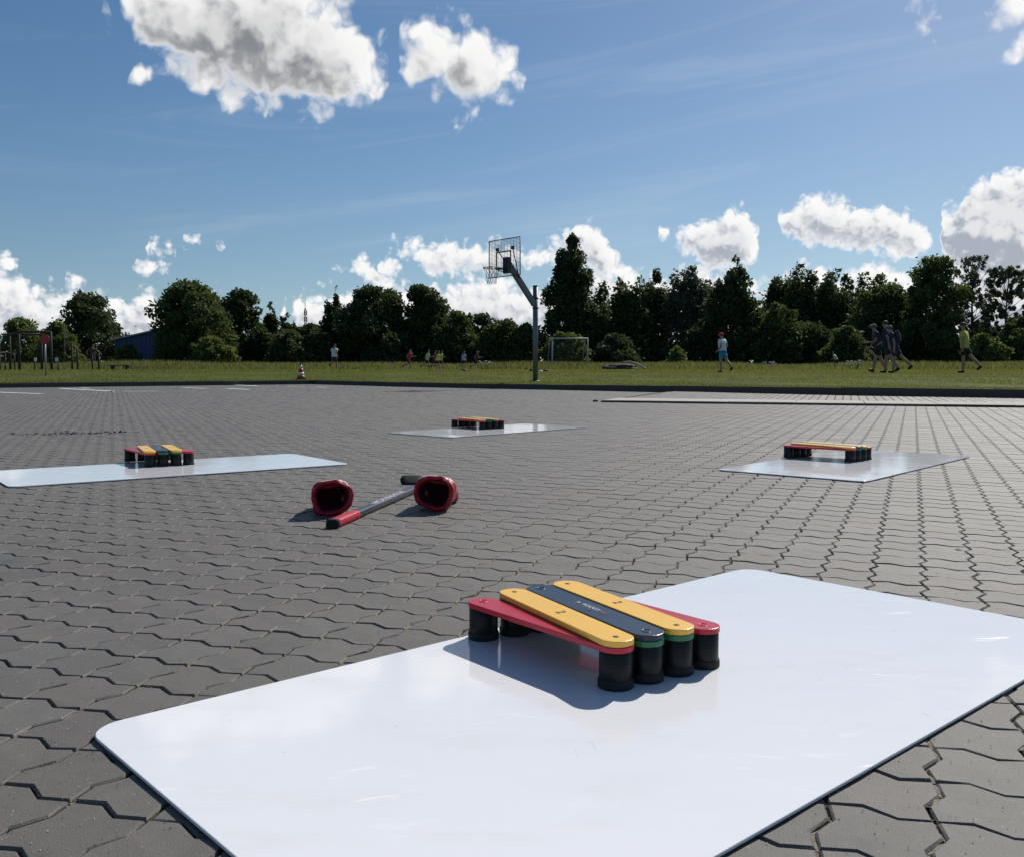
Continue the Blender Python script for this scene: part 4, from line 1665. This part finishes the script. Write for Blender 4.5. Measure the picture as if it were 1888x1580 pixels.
# ------------------------------------------------------------------ people
def person(label, px, feet, D, H, heading, pose, shirt, shorts, hair='hair_dark', cap=None, shoes='cloth_black', sleeves=.6, shortlen=.75, group='people running on the field', long_shirt=0., pack=None, hem_col=None, bulk=1.22):
    """heading: degrees, 0 faces away from the camera (+Y), 90 faces left"""
    x0 = (px - 944) / 1745 * D
    zg = ground_z(x0, D) + .01
    root = empty('person', (x0, D, zg), R(heading), label=label, category='person', group=group)
    S = H / 1.75
    P = dict(lean=8, lh=20, lk=15, rh=-15, rk=70, la=-30, le=70, ra=30, re=70, drop=.04)
    P.update(pose)
    ln = R(P['lean'])
    V = Vector
    thigh, shin = .43 * S, .42 * S
    hipz = .90 * S

    def leg(side, hip, knee):
        h = V((side * .095 * S, 0, hipz))
        a = R(hip)
        k = h + V((0, math.sin(a), -math.cos(a))) * thigh
        b = a - R(knee)
        an = k + V((0, math.sin(b), -math.cos(b))) * shin
        fa = b + R(90) - R(18 if knee > 40 else 0)
        toe = an + V((side * .02 * S, math.sin(fa), -math.cos(fa))) * .17 * S
        return h, k, an, toe
    lh, lk, la_, lt = leg(-1, P['lh'], P['lk'])
    rh, rk, ra_, rt = leg(1, P['rh'], P['rk'])
    low = min(la_.z, ra_.z, lt.z, rt.z) - .055 * S
    dz = V((0, 0, -low))
    lh, lk, la_, lt, rh, rk, ra_, rt = [p + dz for p in (lh, lk, la_, lt, rh, rk, ra_, rt)]
    pel = V((0, 0, hipz + .02 * S)) + dz
    up = V((0, math.sin(ln), math.cos(ln)))
    fw = V((0, math.cos(ln), -math.sin(ln)))
    spine = pel + up * .20 * S
    chest = pel + up * .42 * S
    neck = pel + up * .57 * S
    hb = neck + up * .06 * S + fw * .015 * S
    hm = hb + V((0, .25, 1)).normalized() * .10 * S
    ht = hm + V((0, 0, 1)) * .085 * S
    sh = {s: chest + up * .07 * S + V((s * .175 * S, 0, 0)) for s in (-1, 1)}

    def arm(s, sw, el_, out=8):
        a = R(sw) - ln
        o = R(out)
        d = V((s * math.sin(o), math.sin(a) * math.cos(o), -math.cos(a) * math.cos(o)))
        e = sh[s] + d * .29 * S
        b = a + R(el_)
        d2 = V((s * math.sin(o) * .3, math.sin(b), -math.cos(b))).normalized()
        w = e + d2 * .25 * S
        return e, w, d2
    le, lw, ld = arm(-1, P['la'], P['le'], P.get('out', 8))
    re, rw, rd = arm(1, P['ra'], P['re'], P.get('out', 8))

    def skin_obj(name, pts, edges, rad, mat, parent, sub=1, root_i=0):
        me = bpy.data.meshes.new(name)
        me.from_pydata([tuple(p) for p in pts], edges, [])
        me.materials.append(MATS[mat])
        o = link(name, me, parent)
        m = o.modifiers.new('Skin', 'SKIN')
        m.use_smooth_shade = True
        for i, d in enumerate(me.skin_vertices[0].data):
            r = rad[i]
            d.radius = r if isinstance(r, tuple) else (r, r)
            d.use_root = (i == root_i)
        s = o.modifiers.new('Subdivision', 'SUBSURF')
        s.levels = s.render_levels = sub
        return o
    pts, ed, rad = [], [], []

    def add(p, r, par=None):
        pts.append(p); rad.append(tuple(q * S for q in r) if isinstance(r, tuple) else r * S)
        if par is not None:
            ed.append((par, len(pts) - 1))
        return len(pts) - 1
    i0 = add(pel, (.135, .10))
    i1 = add(spine, (.125, .09), i0)
    i2 = add(chest, (.150, .105), i1)
    i3 = add(neck, .056, i2)
    i4 = add(hb, .066, i3)
    i5 = add(hm, (.078, .092), i4)
    add(ht, (.055, .065), i5)
    add(hm + V((0, .105, -.01)) * S, .014, i5)                     # nose
    for s in (-1, 1):
        add(hm + V((s * .088, -.005, -.005)) * S, .014, i5)      # ears
    for s, e, w, d2 in ((-1, le, lw, ld), (1, re, rw, rd)):
        a = add(sh[s], .058, i2)
        b = add(e, .043, a)
        c = add(w, .030, b)
        pm = add(w + d2 * .075 * S, .030, c)
        sd = V((s, 0, 0))
        add(w + d2 * .07 * S + V((-s * .02, .05, -.01)) * S, .011, c)     # thumb from the side of the palm
        for q in range(4):
            off = (q - 1.5) * .019 * S
            l = (.066, .078, .074, .058)[q] * S
            f1 = add(w + d2 * (.075 * S + l * .55) + V((0, off, -.004)), .0095, pm)
            add(w + d2 * (.072 * S + l * .9) + V((-s * .022 * S, off, -.012)), .008, f1)
    for h, k, an, t in ((lh, lk, la_, lt), (rh, rk, ra_, rt)):
        a = add(h + V((0, 0, -.02 * S)), .092, i0)
        b = add(k, .062, a)
        m_ = add(k.lerp(an, .35) + V((0, -.012 * S, 0)), .064, b)
        c = add(an, .042, m_)
        add(t, .030, c)
    skin_obj('body', pts, ed, rad, 'skin', root, 1)
    # shirt
    hem = pel - up * (.04 + long_shirt) * S
    sp = [chest, spine, pel, hem, neck - up * .02 * S]
    se = [(0, 1), (1, 2), (2, 3), (0, 4)]
    sr = [(.175 * S * bulk, .135 * S * bulk), (.160 * S * bulk, .128 * S * bulk), (.168 * S * bulk, .136 * S * bulk), (.172 * S * bulk, .140 * S * bulk), .080 * S]
    for s, e, w in ((-1, le, lw), (1, re, rw)):
        i = len(sp)
        sp += [sh[s], sh[s].lerp(e, sleeves)]
        se += [(0, i), (i, i + 1)]
        sr += [.088 * S, .080 * S]
    sh_o = skin_obj('shirt', sp, se, sr, shirt, root)
    if hem_col:
        skin_obj('shirt_hem', [pel + up * .10 * S, pel, hem - up * .01 * S], [(0, 1), (1, 2)], [(.166 * S * bulk, .134 * S * bulk), (.176 * S * bulk, .144 * S * bulk), (.180 * S * bulk, .148 * S * bulk)], hem_col, sh_o)
    # shorts
    sp = [pel, pel + up * .06 * S]
    se = [(0, 1)]
    sr = [(.165 * S * bulk, .135 * S * bulk), (.150 * S * bulk, .122 * S * bulk)]
    for h, k in ((lh, lk), (rh, rk)):
        i = len(sp)
        sp += [h + V((0, 0, -.03 * S)), h.lerp(k, shortlen)]
        se += [(0, i), (i, i + 1)]
        sr += [.112 * S, .108 * S]
    skin_obj('shorts', sp, se, sr, shorts, root)
    for an, t in ((la_, lt), (ra_, rt)):
        d = (t - an).normalized()
        dn = Vector((0, 0, -.02 * S))
        skin_obj('shoe', [an - d * .06 * S + dn, an + d * .02 * S + dn, t + dn * .6], [(0, 1), (1, 2)], [.052 * S, .060 * S, .045 * S], shoes, root)
    # hair or cap, eyes
    mb = MB()
    c = hm + V((0, -.012 * S, .030 * S))
    prof = []
    for i in range(7):
        a = R(-10 + 100 * i / 6)
        prof.append((max(.004, .098 * math.cos(a)) * S, .100 * math.sin(a) * S))
    mb.lathe(prof, 14, c)
    if cap:
        mb.tube([c + V((0, .06, .012)) * S, c + V((0, .17, -.008)) * S], [.07 * S, .045 * S], 10)
        mb.build('cap', cap, root)
        mb = MB()
        mb.lathe([(r_ * .97, z_) for r_, z_ in prof], 14, c + V((0, -.012 * S, -.030 * S)))
    mb.build('hair', hair, root)
    for s in (-1, 1):
        mb = MB(); mb.lathe([(.002, -.009 * S), (.010 * S, 0), (.002, .009 * S)], 8, hm + V((s * .033, .088, .012)) * S)
        mb.build('eye', 'eye_dark', root)
    if pack:
        mb = MB()
        q = chest - fw * .19 * S - up * .05 * S
        mb.prism(rounded_rect(.30 * S, .16 * S, .05 * S, 4), 0, .42 * S, .03 * S)
        o = mb.build('backpack', pack, root)
        o.location = q - up * .20 * S
        o.rotation_euler = (-ln, 0, 0)
    return root


RUN_A = dict(lean=9, lh=26, lk=22, rh=-20, rk=62, la=-32, le=75, ra=32, re=80)
RUN_B = dict(lean=9, lh=-20, lk=62, rh=26, rk=22, la=32, le=80, ra=-32, re=75)
STEP = dict(lean=6, lh=4, lk=2, rh=-28, rk=52, la=-8, le=12, ra=10, re=14, out=6)
person('man with arms held wide, dark red shirt, beside the pull-up frame', 173, 684, 66, 1.75, 0, dict(lean=4, lh=8, lk=8, rh=-12, rk=30, la=4, le=55, ra=-4, re=55, out=58), 'cloth_brown', 'cloth_black')
person('runner in white shirt and dark shorts right of the traffic cone', 617, 684, 60, 1.68, -8, RUN_B, 'cloth_white', 'cloth_navy')
person('child in a plain red shirt, leftmost of the running children', 754, 683, 62, 1.36, -60, RUN_A, 'cloth_red', 'cloth_maroon')
person('child in a pale yellow-green shirt running among the children', 788, 683, 60, 1.30, -70, RUN_A, 'cloth_pale', 'cloth_black')
person('child in dark maroon shirt partly hidden behind the two in yellow', 801, 683, 63, 1.30, -70, RUN_B, 'cloth_maroon', 'cloth_black')
person('child in yellow shirt, left of the two in yellow side by side', 807, 683, 61, 1.26, -75, RUN_A, 'cloth_yellow', 'cloth_black')
person('child in yellow shirt, right of the two in yellow side by side', 813, 683, 62, 1.28, -65, RUN_B, 'cloth_yellow', 'cloth_navy')
person('child in a white shirt and black shorts running with the children', 855, 683, 62, 1.20, -40, STEP, 'cloth_grape', 'cloth_black')
person('child in dark red and black with a grey cap, rightmost of the running children', 878, 683, 60, 1.22, -70, RUN_A, 'cloth_maroon', 'cloth_black', cap='cloth_grey')
person('boy in red cap, pale and blue shirt and teal shorts', 1331, 683, 35, 1.44, 40, dict(lean=4, lh=2, lk=4, rh=-24, rk=20, la=-20, le=70, ra=-25, re=80), 'cloth_sky', 'cloth_teal', cap='cloth_red', long_shirt=.02, hem_col='cloth_blue')
person('small child in yellow top half hidden in the tall grass', 1541, 683, 66, 1.28, 60, dict(lean=30, lh=30, lk=50, rh=-18, rk=70, la=-30, le=75, ra=30, re=75), 'cloth_pale', 'cloth_black')
person('person in dark clothes, front left of the walking group of three', 1617, 684, 32.8, 1.66, 84, dict(lean=13, lh=16, lk=6, rh=-16, rk=10, la=24, le=70, ra=14, re=30), 'cloth_navy', 'cloth_black', cap='cloth_grey', long_shirt=.05)
person('person in dark clothes, tallest and middle of the group of three', 1634, 684, 32.0, 1.74, 48, dict(lean=6, lh=-22, lk=16, rh=10, rk=6, la=-24, le=20, ra=18, re=50), 'cloth_navy', 'cloth_navy', long_shirt=.10)
person('person in navy with a pale cap and backpack, rear right of the group of three', 1648, 684, 31.4, 1.58, 66, dict(lean=15, lh=4, lk=2, rh=-36, rk=12, la=-6, le=20, ra=-14, re=25), 'cloth_navy', 'cloth_navy', cap='cloth_grey', long_shirt=.10, pack='cloth_navy')
person('man in a bright yellow shirt and black shorts walking at the right', 1776, 685, 32.5, 1.70, 48, dict(lean=5, lh=2, lk=2, rh=-30, rk=14, la=-4, le=10, ra=6, re=12), 'cloth_lemon', 'cloth_black', shoes='cloth_black', long_shirt=.06)


# ------------------------------------------------------------------ field furniture
def build_goal():
    D = 70
    zg = ground_z(3, D)
    xl, xr = (1018 - 944) / 1745 * D, (1083 - 944) / 1745 * D
    zt = CAM_H + (677 - 625) / 1745 * D
    root = empty('football_goal', (0, 0, 0), label='grey-white football goal in the tall grass right of the basketball pole', category='football goal')
    for x, nm in ((xl, 'post'), (xr, 'post')):
        m = MB(); m.tube([(x, D, zg - .1), (x, D, zt)], .05, 10); m.build(nm, 'goal_paint', root)
    m = MB(); m.tube([(xl - .05, D, zt), (xr + .05, D, zt)], .05, 10); m.build('crossbar', 'goal_paint', root)
    for x in (xl, xr):
        m = MB(); m.tube([(x, D, zt), (x - .15, D + .9, zt - .02), (x - .3, D + 1.5, zg)], .025, 6); m.build('stay', 'goal_paint', root)
    m = MB(); m.tube([(xl - .3, D + 1.5, zg + .05), (xr - .3, D + 1.5, zg + .05)], .025, 6); m.build('ground_bar', 'goal_paint', root)
    m = MB()
    for i in range(15):
        s = i / 14
        a, b, c = Vector((xl + (xr - xl) * s, D, zt)), Vector((xl + (xr - xl) * s - .15, D + .9, zt - .02)), Vector((xl + (xr - xl) * s - .3, D + 1.5, zg))
        m.tube([a, b, c], .008, 4)
    for i in range(12):
        s = i / 11
        p = Vector((xl - .15, D + .9, zt)).lerp(Vector((xl - .3, D + 1.5, zg)), s)
        m.tube([p, p + Vector((xr - xl, 0, 0))], .008, 4)
    m.build('net', 'goal_net_cord', root)


build_goal()


def build_cone():
    g = at(555, 700, 31.6)
    z = ground_z(g.x, g.y) + .01
    root = empty('traffic_cone', (g.x, g.y, z), R(20), label='red and white traffic cone standing on the grass by the kerb corner', category='traffic cone')
    m = MB(); m.prism(rounded_rect(.36, .36, .06, 4), 0, .035, .01); m.build('base', 'black_rubber', root)
    zs = [(.135, .035), (.115, .14), (.090, .25), (.062, .37), (.034, .49)]
    names = ['cone_red', 'cone_white', 'cone_red', 'cone_white']
    for k in range(4):
        m = MB(); m.lathe([zs[k], (zs[k + 1][0], zs[k + 1][1])], 20)
        m.build('band', names[k], root)
    m = MB(); m.lathe([(.034, .49), (.030, .52), (.020, .525)], 16); m.build('tip', 'black_rubber', root)


build_cone()


def build_sign():
    D = 31.
    x0 = (86 - 944) / 1745 * D
    z = ground_z(x0, D)
    root = empty('road_sign', (x0, D, z), R(20), label='small round red sign on a grey metal post near the left edge', category='sign')
    zt = CAM_H + (677 - 627) / 1745 * D - z
    m = MB(); m.tube([(0, 0, -.2), (0, 0, zt + .1)], .028, 12); m.build('post', 'sign_post_metal', root)
    m = MB()
    N = 26
    ringf = [Vector((.155 * math.cos(2 * math.pi * i / N), -.034, zt + .155 * math.sin(2 * math.pi * i / N))) for i in range(N)]
    ringb = [p + Vector((0, .006, 0)) for p in ringf]
    m.loft([ringb, ringf], smooth=False)
    disc = m.build('sign_face', 'sign_red', root)
    m = MB(); m.tube([Vector((.150 * math.cos(2 * math.pi * i / N), -.034, zt + .150 * math.sin(2 * math.pi * i / N))) for i in range(N)], .008, 6, closed=True)
    m.build('rim', 'sign_red', disc)


build_sign()


def post_frame(label, posts, D, topy, basey, beams, rad=.06, cat='pull-up frame', name='pull_up_frame', rung=False):
    g0 = ground_z((posts[0][0] - 944) / 1745 * D, D)
    root = empty(name, (0, 0, 0), label=label, category=cat, group='exercise frames at the left edge')
    P = []
    for px, dd, ty in posts:
        x = (px - 944) / 1745 * (D + dd)
        zt = CAM_H + (677 - ty) / 1745 * (D + dd)
        zg = ground_z(x, D + dd)
        m = MB(); m.tube([(x, D + dd, zg - .1), (x, D + dd, zt)], rad, 8); m.build('post', 'wood_post', root)
        P.append(Vector((x, D + dd, zt)))
    for a, b, dz in beams:
        m = MB(); m.tube([P[a] + Vector((0, 0, -dz)), P[b] + Vector((0, 0, -dz))], rad * .8, 8); m.build('beam', 'wood_post', root)
    return root


post_frame('dark wooden pull-up frame with a top beam beside the red sign', [(38, 0, 612), (97, 0, 612), (21, 4, 617), (79, 4, 617)], 52, 0, 0, [(0, 1, .03), (2, 3, .03), (0, 2, .03), (1, 3, .03)], .075)
post_frame('lower dark exercise bars right of the red sign', [(135, 0, 634), (145, 2, 640), (184, 1, 652), (172, 3, 652)], 54, 0, 0, [(0, 1, .1), (2, 3, .05)], .055)
post_frame('thin dark bars at the very left edge of the picture', [(2, 0, 650), (12, 1, 648), (29, 2, 652)], 50, 0, 0, [(0, 1, .05), (1, 2, .05)], .04)
for px, lab in ((66, 'short post with a white plate left of the red sign'), (109, 'short post with a white plate right of the red sign')):
    D = 50
    x = (px - 944) / 1745 * D
    zg = ground_z(x, D)
    root = empty('marker_post', (x, D, zg), 0, label=lab, category='post', group='short posts with white plates')
    m = MB(); m.tube([(0, 0, -.1), (0, 0, .70)], .035, 8); m.build('post', 'wood_post', root)
    m = MB(); m.box((.06 if px < 90 else -.06, -.05, .60), (.13, .02, .19)); m.build('plate', 'white_paint', root)

# far lamp or flag poles at the left
for px, top, lab in ((3, 603, 'thin grey pole at the far left edge'), (122, 604, 'thin grey pole behind the pull-up frame')):
    D = 75
    x = (px - 944) / 1745 * D
    zg = ground_z(x, D)
    m = MB(); zt = CAM_H + (677 - top) / 1745 * D
    m.lathe([(.05, -.1), (.04, (zt - zg) * .6), (.028, zt - zg), (.02, zt - zg + .03)], 8)
    o = m.build('thin_pole', 'galvanised', None, label=lab, category='pole', group='thin poles at the left')
    o.location = (x, D, zg)


def build_bench():
    D = 56
    x = (223 - 944) / 1745 * D
    zg = ground_z(x, D)
    root = empty('low_bench', (x, D, zg), 0, label='low dark backless bench on the grass in front of the shed', category='bench')
    for k in range(3):
        m = MB(); m.box((0, -.14 + k * .14, .30), (1.15, .12, .05)); m.build('plank', 'wood_post', root)
    for s in (-1, 1):
        m = MB(); m.box((s * .42, 0, .13), (.12, .36, .28)); m.build('leg', 'wood_post', root)


build_bench()


def build_shed():
    D = 98
    xl, xr = (214 - 944) / 1745 * D, (420 - 944) / 1745 * D
    zg = ground_z(xl, D)
    zl = CAM_H + (677 - 629) / 1745 * D
    zr = CAM_H + (677 - 606) / 1745 * D
    root = empty('blue_shed', (0, 0, 0), label='long blue metal shed with grey roof half hidden behind the trees', category='shed')
    m = MB()
    W = 9.
    xm = xl + (xr - xl) * .5
    pr = [(xl, zg - .2), (xr, zg - .2), (xr, zl), (xm, zr), (xl, zl)]
    m.loft([[Vector((x, D + W, z)) for x, z in pr], [Vector((x, D, z)) for x, z in pr]], smooth=False)
    wall = m.build('wall', 'blue_sheet', root)
    k = 24
    for i in range(k):
        x = xl + (xr - xl) * (i + .5) / k
        top = zl + (zr - zl) * (1 - abs(x - xm) / ((xr - xl) / 2)) - .1
        m = MB(); m.box((x, D - .02, (zg + top) / 2), (.12, .05, top - zg)); m.build('rib', 'blue_sheet', wall)
    for s in (-1, 1):
        xe = xl - .3 if s < 0 else xr + .3
        ze = zl - .3 * (zr - zl) / (xm - xl)
        m = MB()
        a = [Vector((xe, D - .4, ze + .03)), Vector((xm, D - .4, zr + .03)), Vector((xm, D + W + .3, zr + .03)), Vector((xe, D + W + .3, ze + .03))]
        if s > 0:
            a = a[::-1]
        m.loft([a, [p + Vector((0, 0, .14)) for p in a]], smooth=False)
        m.build('roof', 'grey_roof', root)


build_shed()


def build_mast():
    D = 420
    x = (565 - 944) / 1745 * D
    zt = CAM_H + (677 - 553) / 1745 * D
    root = empty('radio_mast', (x, D, .3), 0, label='thin radio mast rising behind the trees left of centre', category='mast')
    H = zt - .3
    m = MB()
    for k in range(3):
        a = 2 * math.pi * k / 3
        m.tube([(.9 * math.cos(a), .9 * math.sin(a), -1), (.28 * math.cos(a), .28 * math.sin(a), H * .86)], .14, 5)
    for i in range(22):
        z0, z1 = H * .86 * i / 22, H * .86 * (i + 1) / 22
        r0, r1 = .9 - .62 * i / 22, .9 - .62 * (i + 1) / 22
        for k in range(3):
            a, b = 2 * math.pi * k / 3, 2 * math.pi * (k + 1) / 3
            m.tube([(r0 * math.cos(a), r0 * math.sin(a), z0), (r1 * math.cos(b), r1 * math.sin(b), z1)], .06, 4)
    m.build('lattice', 'dark_steel', root)
    m = MB(); m.tube([(0, 0, H * .84), (0, 0, H)], [.16, .08], 6); m.build('spire', 'dark_steel', root)
    for z in (.70, .80):
        for k in range(3):
            a = 2 * math.pi * k / 3 + .4
            m = MB(); m.box((.65 * math.cos(a), .65 * math.sin(a), H * z), (.32, .32, 2.0)); m.build('antenna', 'grey_roof', root)


build_mast()


def lump(name, label, cat, loc, sx, sy, sz, mat, seed, group=None, jag=.25):
    rng = random.Random(seed)
    m = MB()
    rings = []
    for i in range(7):
        t_ = i / 6
        r = math.cos(t_ * math.pi / 2) ** .7
        rr = []
        for j in range(16):
            a = 2 * math.pi * j / 16
            q = 1 + rng.uniform(-jag, jag) * (1 - t_ * .5)
            rr.append(Vector((sx * (r + .02) * q * math.cos(a), sy * (r + .02) * q * math.sin(a), sz * math.sin(t_ * math.pi / 2) * (1 + rng.uniform(-.1, .1)) - .01)))
        rings.append(rr)
    m.loft(rings)
    tags = dict(label=label, category=cat)
    if group:
        tags['group'] = group
    o = m.build(name, mat, None, **tags)
    o.location = loc
    return o


D = 62
x = (1143 - 944) / 1745 * D
lump('soil_heap', 'dark brown heap of soil in the grass right of the goal', 'soil heap', (x, D, ground_z(x, D)), 1.1, .8, .44, 'soil', 3, None, .35)
x = (1168 - 944) / 1745 * D
m = MB(); m.tube([(x - .85 + 1.6 * i / 8, D - .6, ground_z(x, D) + .54 * math.sin(math.pi * (.35 + .62 * i / 8))) for i in range(9)], .055, 8)
m.build('bent_pipe', 'grey_pipe', None, label='pale bent pipe arching over the soil heap', category='pipe')
for px, py, D, sx, sz, lab in ((855, 686, 46, .22, .12, 'black bag on the grass in front of the children, left one'), (874, 684.5, 50, .26, .07, 'black bag on the grass at the feet of the child with the cap'), (1006, 687, 44, .24, .11, 'black bag on the grass just right of the basketball pole'), (981, 687.5, 44, .14, .13, 'black bag mostly hidden by the basketball pole')):
    x = (px - 944) / 1745 * D
    lump('sports_bag', lab, 'bag', (x, D, ground_z(x, D)), sx, .16, sz, 'bag_black', int(px), 'dark bags left on the grass', .12)
x = (997 - 944) / 1745 * 43
lump('white_bottle', 'small white thing on the grass beside the basketball pole', 'bottle', (x, 43, ground_z(x, 43)), .11, .06, .07, 'white_paint', 9, None, .1)
for px, D, lab in ((895, 64, 'pale flower clump in the tall grass near the running children'), (1573, 60, 'pale flower clump in the grass left of the three people'), (1418, 72, 'pale flower stalks in the tall grass right of the boy with the red cap')):
    x = (px - 944) / 1745 * D
    zg = ground_z(x, D)
    root = empty('flower_clump', (x, D, zg), 0, label=lab, category='plant', group='pale flower clumps in the grass')
    m = MB()
    fl = MB()
    rr = random.Random(px)
    for k in range(12):
        e = Vector((rr.uniform(-.45, .45), rr.uniform(-.2, .2), rr.uniform(.32, .6)))
        m.tube([(e.x * .5, e.y * .5, 0), e], .012, 4)
        fl.lathe([(.02, -.01), (.09, .01), (.07, .04), (.01, .05)], 7, e)
    m.build('stems', 'leaf_light', root)
    fl.build('blossoms', 'cloth_white', root)

# ------------------------------------------------------------------ small things lying on the paving
for px, py, s, lab, mt in ((961, 884, .018, 'pale pebble on the paving right of the right glove', 'stone_bit'), (1768, 1013, .016, 'small pebble in a joint between the near and right pads', 'stone_bit'),
                       (281, 712, .09, 'pale stone lying near the far left kerb', 'stone_bit'), (1722, 1074, .007, 'tiny dark pebble right of the near pad', 'dark_litter'),
                       (206, 724, .05, 'small pale stone by the painted parking lines', 'stone_bit'), (1098, 741, .05, 'dark stone at the pointed end of the raised kerb', 'dark_litter')):
    g = gnd(px, py, 0)
    lump('pebble', lab, 'pebble', (g.x, g.y, .001), s, s * .8, s * .8, mt, int(px), 'pebbles on the paving', .2)


def litter(name, label, n, sampler, mat, lo, hi, seed, flat=.35):
    rng = np.random.default_rng(seed)
    P = sampler(rng, n)
    n = len(P)
    s = rng.uniform(lo, hi, n)
    a = rng.uniform(0, 2 * np.pi, n)
    el_ = rng.uniform(.35, 1.0, n)
    v = np.empty((n, 4, 3))
    for k, (cx, cy, cz) in enumerate(((-1, 0, 0), (0, -.5, .1), (1, 0, 0), (0, .5, flat))):
        X, Y = cx * s, cy * s * el_
        v[:, k, 0] = P[:, 0] + X * np.cos(a) - Y * np.sin(a)
        v[:, k, 1] = P[:, 1] + X * np.sin(a) + Y * np.cos(a)
        v[:, k, 2] = P[:, 2] + cz * s
    F = np.array([0, 1, 2, 0, 2, 3, 0, 3, 1, 1, 3, 2])
    loops = (F[None] + (np.arange(n) * 4)[:, None]).ravel()
    return np_mesh(name, v.reshape(-1, 3), loops, np.full(4 * n, 3), mat, None, kind='stuff', label=label, category='litter')


def joint_points(rng, n, z=-.0075):
    """points along the joints of the near paving"""
    y = .8 + 7.2 * rng.random(n) ** 1.6
    x = (rng.random(n) * 2 - 1) * (.60 * y + .2)
    rel = np.stack([x - ORG.x, y - ORG.y], 1)
    u = rel @ np.array(PU[:]); v = rel @ np.array(PV[:])
    along_v = rng.random(n) < .75
    fu, fv = u / CU, v / CV
    iu, iv = np.round(fu), np.round(fv)
    zig = lambda f, amp: amp * np.interp(f % 1, [0, .335, .665, 1], [0, 1, -1, 0])
    uu = np.where(along_v, iu * CU + zig(fv, -.0095), u) + rng.normal(0, .0018, n)
    vv = np.where(along_v, v, iv * CV + zig(fu, .0115)) + rng.normal(0, .0018, n)
    return np.stack([ORG.x + PU.x * uu + PV.x * vv, ORG.y + PU.y * uu + PV.y * vv, np.full(n, z)], 1)


litter('joint_straw', 'dry straw and sand crumbs lying in the joints of the paving', 15000, lambda g, n: joint_points(g, n), 'dry_straw', .0015, .0085, 61, .5)


def joint_ribbons():
    """sand washed up in the joints that run away from the camera"""
    rng = random.Random(5)
    m = MB()
    for i in range(-40, 50):
        for j in range(-4, 60):
            o = Vector((ORG.x, ORG.y)) + PU * (i * CU) + PV * (j * CV)
            if o.y < .7 or o.y > 6.5 or abs(o.x) > .6 * o.y + .2:
                continue
            pts = [(0., 0.), (-.0095, .335 * CV), (.0095, .665 * CV), (0., CV)]
            for (u0, v0), (u1, v1) in zip(pts[:-1], pts[1:]):
                if rng.random() < .30:
                    continue
                vs = []
                for s in (0., .33, .66, 1.):
                    c = o + PU * (u0 + (u1 - u0) * s) + PV * (v0 + (v1 - v0) * s)
                    w = PU * rng.uniform(.0022, .0048)
                    z = rng.uniform(-.0060, -.0008)
                    vs += [(*(c - w), z - .001), (*(c + w), z - .001 + rng.uniform(-.001, .001))]
                m.add(vs, [(0, 1, 3, 2), (2, 3, 5, 4), (4, 5, 7, 6)], True)
    m.build('joint_sand', 'joint_sand', yard, kind='stuff')


joint_ribbons()


def scatter(rng, n, x0, x1, y0, y1):
    y = y0 + (y1 - y0) * rng.random(n) ** 1.5
    return np.stack([(rng.random(n) * 2 - 1) * .6 * y, y, np.full(n, .001)], 1)


litter('sand_grains', 'scattered pale sand grains on the paving', 9000, lambda g, n: scatter(g, n, 0, 0, .8, 7.), 'stone_bit', .0006, .0019, 62, .9)


def patch(rng, n):
    c = gnd(138, 799.5)
    k = rng.normal(size=(n, 2))
    return np.stack([c.x + k[:, 0] * .22, c.y + k[:, 1] * .10 + k[:, 0] * .05, np.full(n, .001)], 1)


litter('leaf_litter', 'dark patch of dry litter on the paving at the left behind the pad', 90, patch, 'dark_litter', .008, .024, 63, .5)
